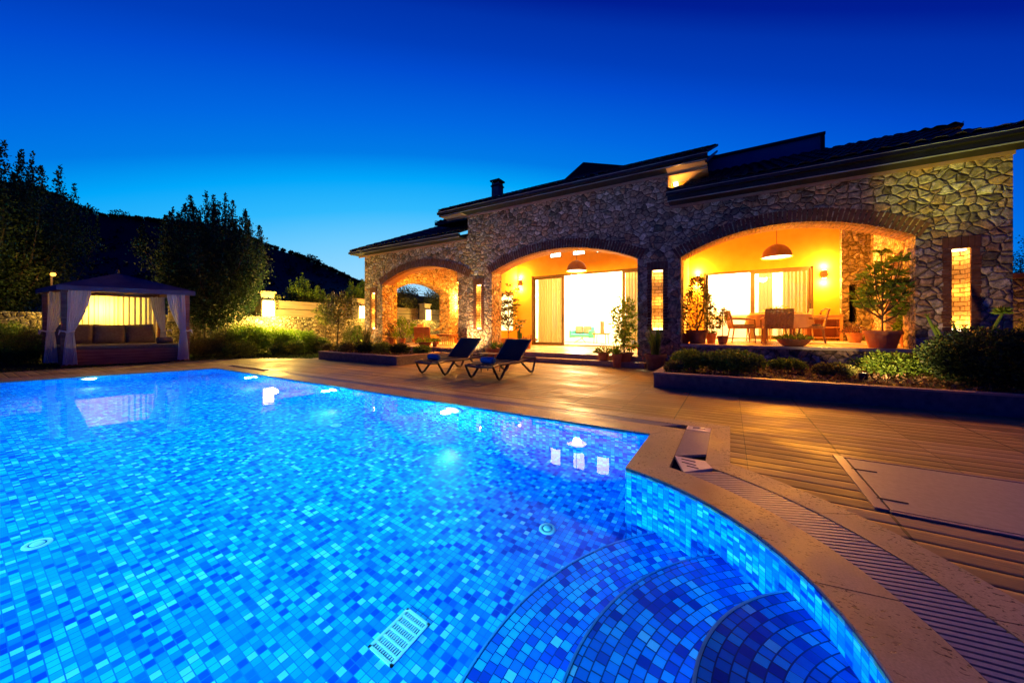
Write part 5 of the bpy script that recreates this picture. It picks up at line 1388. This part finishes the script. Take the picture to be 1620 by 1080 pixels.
# mattress and cushions: lie on the daybed
def soft(name, u0, u1, v0, v1, z0, z1, tilt, label, cat, mt, grp=None, sub=2, roll=0):
    cu, cv, cz = (u0 + u1) / 2, (v0 + v1) / 2, (z0 + z1) / 2
    m = MB(); nx, nz_ = 9, 7; hu, hv, hz = (u1 - u0) / 2, (v1 - v0) / 2, (z1 - z0) / 2
    def pt(a, b_, s_):
        e = (1 - abs(a) ** 6) * (1 - abs(b_) ** 6); 
        return Vector((a * hu * (1 - .05 * (1 - abs(b_)) * 0 - .03 * (b_ * b_)), s_ * hv * (.25 + .75 * e ** .5) + .01 * math.sin(a * 5 + b_ * 3 + cu * 9), b_ * hz * (1 - .05 * a * a * 0)))
    Rm = Matrix.Rotation(tilt, 3, 'X') @ Matrix.Rotation(roll, 3, 'Y')
    for s_ in (1, -1):
        i0 = len(m.v)
        for j in range(nz_ + 1):
            for i in range(nx + 1):
                p = Rm @ pt(2 * i / nx - 1, 2 * j / nz_ - 1, s_); m.v.append(GP(cu + p.x, cv + p.y, cz + p.z))
        for j in range(nz_):
            for i in range(nx): k = i0 + j * (nx + 1) + i; m.f.append((k, k + 1, k + nx + 2, k + nx + 1)); m.uv.append([(0, 0)] * 4)
    nn_ = (nx + 1) * (nz_ + 1)
    edge = [i for i in range(nx + 1)] + [j * (nx + 1) + nx for j in range(1, nz_ + 1)] + [nz_ * (nx + 1) + i for i in range(nx - 1, -1, -1)] + [j * (nx + 1) for j in range(nz_ - 1, 0, -1)]
    for k in range(len(edge)): a, b_ = edge[k], edge[(k + 1) % len(edge)]; m.f.append((a, b_, b_ + nn_, a + nn_)); m.uv.append([(0, 0)] * 4)
    return tag(m.build(name, mt, None, True), label, cat, grp)
o = gbox(MB(), .13, W_ - .13, .07, DP - .1, .422, .53).build('mattress', CUSH); bevel(o, .03, 3); tag(o, 'taupe mattress on the gazebo daybed', 'mattress')
BCG = 'large taupe back cushions on the gazebo daybed'
soft('back_cushion', .18, .95, DP - .45, DP - .2, .50, 1.13, -.2, 'taupe back cushion at the left of the gazebo daybed', 'cushion', CUSH, BCG)
soft('back_cushion', .92, 1.62, DP - .45, DP - .2, .50, 1.12, -.22, 'taupe back cushion in the middle of the gazebo daybed', 'cushion', CUSH, BCG, roll=.03)
soft('back_cushion', 1.60, 2.28, DP - .45, DP - .2, .50, 1.13, -.2, 'taupe back cushion at the right of the gazebo daybed', 'cushion', CUSH, BCG, roll=-.05)
soft('side_cushion', 1.98, 2.36, .6, .85, .53, .72, -.4, 'small taupe cushion lying at the right end of the daybed', 'cushion', CUSH)
# curtains
def gcurt(u, v, side, label, zt=HZ - .12, zb=.04, wt=.34, tie=True, w0=None):
    m = MB(); n = 44; rows = 22
    for j in range(rows + 1):
        f_ = j / rows; z = zt + (zb - zt) * f_
        ft = .56
        if tie:
            if f_ < ft: wd = wt * (1 - .70 * (f_ / ft) ** 1.7)
            else: wd = wt * (.30 + .36 * ((f_ - ft) / (1 - ft)) ** .7)
        else: wd = wt
        cx_ = side * (wt * .42) * (1 - (f_ / ft) ** 1.5 if f_ < ft else 0.0) if tie else 0
        cx_ += side * .02
        for i in range(n + 1):
            a = i / n; uu = u + cx_ + (a - .5) * wd; vv = v + (.018 + .02 * wd / wt) * math.sin(a * 2 * PI * 6 + f_ * .8) + .01 * math.sin(a * 31)
            m.v.append(GP(uu, vv, z + .01 * math.sin(a * 17)))
    for j in range(rows):
        for i in range(n): k = j * (n + 1) + i; m.f.append((k, k + 1, k + n + 2, k + n + 1)); m.uv.append([(0, 0)] * 4)
    g = m.build('gazebo_curtain', GCURT, None, True); tag(g, label, 'curtain', 'white curtains of the gazebo')
    if tie:
        zz = zt + (zb - zt) * .56; mm = MB(); c = GP(u + side * .02, v, zz); rad = wt * .16
        mm.tube([(c[0] + rad * math.cos(a) * 1.1, c[1] + rad * 1.1 * math.sin(a), zz + .02 * math.sin(a)) for a in [k * PI / 6 for k in range(13)]], .018, 6)
        mm.tube([GP(u - side * .05, v - .03, zz), GP(u - side * .16, v - .03, zz + .03), GP(u - side * .18, v - .03, zz - .08)], [.02, .03, .01], 6)
        mm.build('tie_band', GCURT, g)
    return g
gcurt(.12, -.05, 1, 'white curtain tied at the front left post of the gazebo', wt=.40)
gcurt(W_ - .14, -.05, -1, 'white curtain tied at the front right post of the gazebo', wt=.40)
gcurt(.10, DP - .12, 1, 'curtain tied at the back left post of the gazebo', wt=.34)
gcurt(-.02, DP * .5, 1, 'curtain hanging at the left side of the gazebo', wt=.40)
gcurt(W_ - .06, DP - .5, -1, 'curtain tied at the back right post of the gazebo', wt=.34)
m = MB(); n = 260; u0, u1 = .12, W_ - .12
for i in range(n + 1):
    a = i / n; uu = u0 + (u1 - u0) * a
    for z in (.5, 1.3, HZ - .13): m.v.append(GP(uu, DP - .03 + .014 * math.sin(uu * 58 + 2.2 * math.sin(uu * 5)) + .006 * math.sin(uu * 97 + 1), z))
for i in range(n):
    for k in (0, 1): m.f.append((3 * i + k, 3 * i + 3 + k, 3 * i + 4 + k, 3 * i + 1 + k)); m.uv.append([(0, 0)] * 4)
tag(m.build('gazebo_curtain', CURT, None, True), 'wide sheer back curtain of the gazebo glowing from the lantern behind', 'curtain', 'white curtains of the gazebo')
# street lamp beyond
sp_ = aT(84, 434, 12.2)
g = thing('street_lamp', 'distant orange street lamp shining above the left end of the gazebo roof', 'street lamp', (sp_[0], sp_[1], 0))
MB().tube([(sp_[0] - .3, sp_[1], 0), (sp_[0] - .3, sp_[1], sp_[2] + .12), (sp_[0], sp_[1], sp_[2] + .12)], .03, 8).build('pole', DARKM, g)
MB().lathe([(0, -.07), (.05, -.05), (.07, 0), (.05, .05), (0, .06)], sp_, 14).build('bulb', E_STREET, g, True)
lamp('street_light', (sp_[0], sp_[1], sp_[2] - .15), 25, (1, .4, .06), g, .1)

# ================================================================== TREES
def tree(x, y, h, r_, zb, n, label, lf=None, grp='garden trees', spikes=40, L=.09, Wd=.045, trunks=1, z0=-.06, upright=True, name='tree', cat='tree', tr=.07, lean=0, seed=0):
    g = thing(name, label, cat, (x, y, z0), 0, grp)
    m = MB(); tips = []
    H_ = h - zb
    for k in range(trunks):
        a = 2.1 * k + .3; dx, dy = .14 * math.cos(a) * (trunks > 1), .14 * math.sin(a) * (trunks > 1)
        m.tube([(x + dx, y + dy, z0), (x + dx * 1.6 + lean * .3, y + dy * 1.6, zb * .6), (x + dx * 2 + lean * .6, y + dy * 2, zb + H_ * .2), (x + dx * 3 + lean, y + dy * 3, zb + H_ * .6)], [tr, tr * .8, tr * .6, tr * .3], 8)
    cl = []
    for k in range(spikes):
        th = 2.4 * k + random.uniform(-.3, .3); f_ = math.sqrt((k + .5) / spikes); rr = r_ * f_ * random.uniform(.8, 1.05)
        b0 = Vector((x + lean * .4, y, zb + H_ * random.uniform(.0, .35))); 
        top = Vector((x + lean + rr * math.cos(th), y + rr * math.sin(th), zb + H_ * (1 - (.34 if upright else .62) * f_ ** 2.2) * random.uniform(.80, .98)))
        mid = Vector((x + rr * .75 * math.cos(th), y + rr * .75 * math.sin(th), b0.z + (top.z - b0.z) * .4))
        m.tube([b0, mid, top], [tr * .3, tr * .18, .006], 5)
        cl.append((b0, mid, top))
    m.build('trunk', BARK, g)
    m = MB(); per = int(n * .72 / spikes)
    for b0, mid, top in cl:
        t_ = RNG.uniform(0, 1, per); t_ = t_ ** .8
        A_, B_, C_ = np.array(b0), np.array(mid), np.array(top)
        c_ = ((1 - t_) ** 2)[:, None] * A_ + (2 * t_ * (1 - t_))[:, None] * B_ + (t_ ** 2)[:, None] * C_
        if upright:
            ns = max(24, int(per * .22)); sh = H_ * random.uniform(.10, .22); q_ = RNG.uniform(0, 1, ns)
            Pn = C_ + np.stack([RNG.normal(0, .08, ns) * (1.15 - q_), RNG.normal(0, .08, ns) * (1.15 - q_), q_ * sh - .1], 1)
            Dn = RNG.normal(size=(ns, 3)) * .5; Dn[:, 2] += .9; Dn /= np.linalg.norm(Dn, axis=1)[:, None]; m.leaves(Pn, Dn, L * .95, Wd * 1.1)
        sp_r = (.36 if upright else .5) * r_ / 2 * (1 - .72 * t_) + .05
        P_ = c_ + RNG.normal(size=(per, 3)) * sp_r[:, None] * np.array([1, 1, .8])
        D = RNG.normal(size=(per, 3)) * .7; D[:, 2] += .5 if upright else .0; D /= np.linalg.norm(D, axis=1)[:, None]
        m.leaves(P_, D, RNG.uniform(.7, 1.2, per) * L, Wd * 1.3)
    leafball(m, (x + lean * .5, y, zb + H_ * .38), r_ * .78, r_ * .78, H_ * .36, int(n * .30), L, Wd, .5)
    m.build('crown', lf or LEAFD, g); return g
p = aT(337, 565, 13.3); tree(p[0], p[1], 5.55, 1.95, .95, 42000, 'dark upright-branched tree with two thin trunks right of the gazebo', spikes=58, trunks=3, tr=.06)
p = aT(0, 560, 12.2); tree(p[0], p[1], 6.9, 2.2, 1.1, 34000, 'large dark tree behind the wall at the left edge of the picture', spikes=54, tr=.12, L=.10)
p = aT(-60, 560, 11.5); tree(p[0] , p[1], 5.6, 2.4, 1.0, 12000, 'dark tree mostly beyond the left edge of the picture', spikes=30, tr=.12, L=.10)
BG = 'trees beyond the garden wall'
p = aX(475, 500, -19.3); tree(p[0], p[1], 3.75, .75, 1.2, 3600, 'slender green tree beyond the fence, tallest left of the villa', LEAF, BG, 14, .10, .05, tr=.05)
p = aX(500, 500, -18.9); tree(p[0], p[1], 3.2, .8, 1.2, 3600, 'green tree beyond the fence right of the slender one', LEAF, BG, 12, .10, .05, tr=.05)
p = aX(545, 500, -18.6); tree(p[0], p[1], 2.9, .9, 1.2, 3600, 'spreading yellow green tree beyond the fence', LEAFO, BG, 14, .10, .05, tr=.05)
p = aX(572, 500, -19.0); tree(p[0], p[1], 3.9, 1.2, 1.4, 5000, 'bright green tree beside the left corner of the villa', LEAFY, BG, 18, .10, .05, tr=.06)
p = aX(410, 500, -18.2); tree(p[0], p[1], 2.75, 1.0, 1.5, 3000, 'feathery shrub-like tree above the wall beside the lantern', LEAFO, BG, 14, .10, .05, tr=.05)
p = aX(640, 500, -18.9); tree(p[0], p[1], 4.4, 1.7, 1.2, 8000, 'rounded tree seen through the left side of the left arch', LEAFO, BG, 22, .11, .055, tr=.08, upright=False)
p = aX(695, 500, -18.6); tree(p[0], p[1], 4.4, 2.0, 1.6, 8000, 'spreading tree seen through the right side of the left arch', LEAFO, BG, 22, .11, .055, tr=.08, upright=False)
p = aY(532, 560, 7.9)
tree(p[0], 7.9, 2.25, .75, 1.05, 900, 'young thin-trunked tree with sparse leaves behind the left planter', LEAFO, 'garden trees', 12, .09, .04, tr=.03, z0=0, lean=.25)
p = aX(515, 500, -15.9); tree(p[0], p[1], 2.2, .5, 1.1, 900, 'thin young tree against the garden wall', LEAFO, 'garden trees', 10, .09, .04, tr=.025)
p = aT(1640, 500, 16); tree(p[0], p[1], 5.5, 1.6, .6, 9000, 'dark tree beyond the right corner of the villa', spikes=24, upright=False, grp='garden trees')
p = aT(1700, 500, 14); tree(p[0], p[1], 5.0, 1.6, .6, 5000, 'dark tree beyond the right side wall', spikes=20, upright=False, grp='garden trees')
# shrub bank along the garden wall
for k, (px, X, rx, h, n, lf, lb) in enumerate(((355, -15.9, .55, .85, 2400, LEAFO, 'leafy shrub beside the tree trunks'), (395, -15.7, .75, .95, 3800, LEAFY, 'bright yellow green shrub left of the lantern glow'),
        (432, -15.5, .80, .92, 4200, LEAFY, 'brightest yellow green shrub right below the lantern'), (470, -15.3, .75, .80, 3400, LEAFY, 'green shrub on the right of the brightest shrub'),
        (500, -15.2, .6, .55, 2000, LEAF, 'darker low shrub near the left planter'), (30, -17.5, .5, .6, 1400, LEAF, 'shrub at the foot of the wall left of the gazebo'),
        (58, -17.6, .45, .95, 1800, LEAFO, 'tall shrub against the wall just left of the gazebo'), (8, -17.6, .5, 1.0, 1800, LEAF, 'ivy-like shrub climbing the wall at the left edge of the picture'), (380, -15.0, .5, .45, 1800, LEAF, 'low dark shrub before the bright shrub'), (455, -14.7, .6, .45, 2200, LEAF, 'low dark shrub between lawn and bright shrubs'), (560, -14.6, .5, .9, 1500, LEAFO, 'shrub at the garden wall behind the left end of the planter'), (320, -15.9, .4, .6, 1300, LEAFO, 'shrub half hidden behind the right gazebo curtain'))):
    p = aX(px, 560, X)
    shrub(X, p[1], -.06, rx * .85, rx * 1.05, h * 1.22, int(n * 1.3), lb, lf, .085, .02, grp='shrubs along the garden wall')

# ================================================================== HILLS
sil = [(-500, 250), (-200, 262), (0, 288), (60, 300), (100, 312), (130, 330), (165, 340), (200, 343), (235, 346), (260, 350), (300, 352), (340, 358), (380, 370), (425, 388), (470, 402), (520, 423), (560, 442), (585, 452), (640, 462), (700, 470), (760, 480), (900, 500), (1100, 508), (1500, 512), (1700, 505), (1900, 500)]
m = MB(); rows = 12; cols = []
import bisect
xs = [s_[0] for s_ in sil]
def sy_(px):
    i = max(1, min(len(xs) - 1, bisect.bisect(xs, px))); a, b_ = sil[i - 1], sil[i]; f_ = (px - a[0]) / (b_[0] - a[0]); return a[1] + (b_[1] - a[1]) * f_
N_ = 170
for i in range(N_ + 1):
    px = -500 + 2400 * i / N_
    T1 = 240; top = aT(px, sy_(px) + 2, T1); h = top[2]
    a = ray(px); 
    for j in range(rows + 1):
        f_ = j / rows; t_ = 70 + (T1 - 70) * f_; 
        hh = h * (f_ ** 1.3) * t_ / T1 * (1 if j == rows else .96)
        hh += (2.0 * math.sin(px * .021 + j) + 1.4 * math.sin(px * .05 + j * 2.1)) * (f_ * (1 - f_)) 
        m.v.append((a[0] * t_, a[1] * t_, hh - .3))
    m.v.append((a[0] * (T1 + 80), a[1] * (T1 + 80), -.3))
rw = rows + 2
for i in range(N_):
    for j in range(rw - 1): m.f.append((i * rw + j, (i + 1) * rw + j, (i + 1) * rw + j + 1, i * rw + j + 1)); m.uv.append([(0, 0)] * 4)
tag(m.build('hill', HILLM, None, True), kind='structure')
m = MB()
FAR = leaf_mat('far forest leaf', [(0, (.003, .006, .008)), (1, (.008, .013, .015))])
for i in range(300):
    px = random.uniform(-120, 600); c_ = aT(px, sy_(px) + 1, 238); s_ = random.uniform(.5, 1.4)
    leafball(m, (c_[0], c_[1], c_[2] + s_ * .2), s_ * 1.3, s_ * 1.3, s_ * .8, 60, 1.1, .8, .2)
for px, dy, s_ in ((190, -5, 3.0), (140, -3, 2.4), (492, -5, 2.2), (500, -2, 2.0), (55, -3, 2.6)):
    c_ = aT(px, sy_(px) + dy, 236); leafball(m, c_, s_ * 1.7, s_ * 1.7, s_ * .55, 160, 1.0, .7, .2)
    m.tube([(c_[0], c_[1], c_[2] - 5), c_], .3, 5)
for i in range(500):
    px = random.uniform(-120, 640); f_ = random.uniform(.3, .97); t_ = 70 + 170 * f_; hh = aT(px, sy_(px) + 2, 240)[2] * f_ ** 1.3 * t_ / 240 * .96; a = ray(px)
    s_ = random.uniform(1.2, 2.6); leafball(m, (a[0] * t_, a[1] * t_, hh), s_ * 1.2, s_ * 1.2, s_, 26, 1.3, .9, .3)
o = None
if m.arr and m.f:
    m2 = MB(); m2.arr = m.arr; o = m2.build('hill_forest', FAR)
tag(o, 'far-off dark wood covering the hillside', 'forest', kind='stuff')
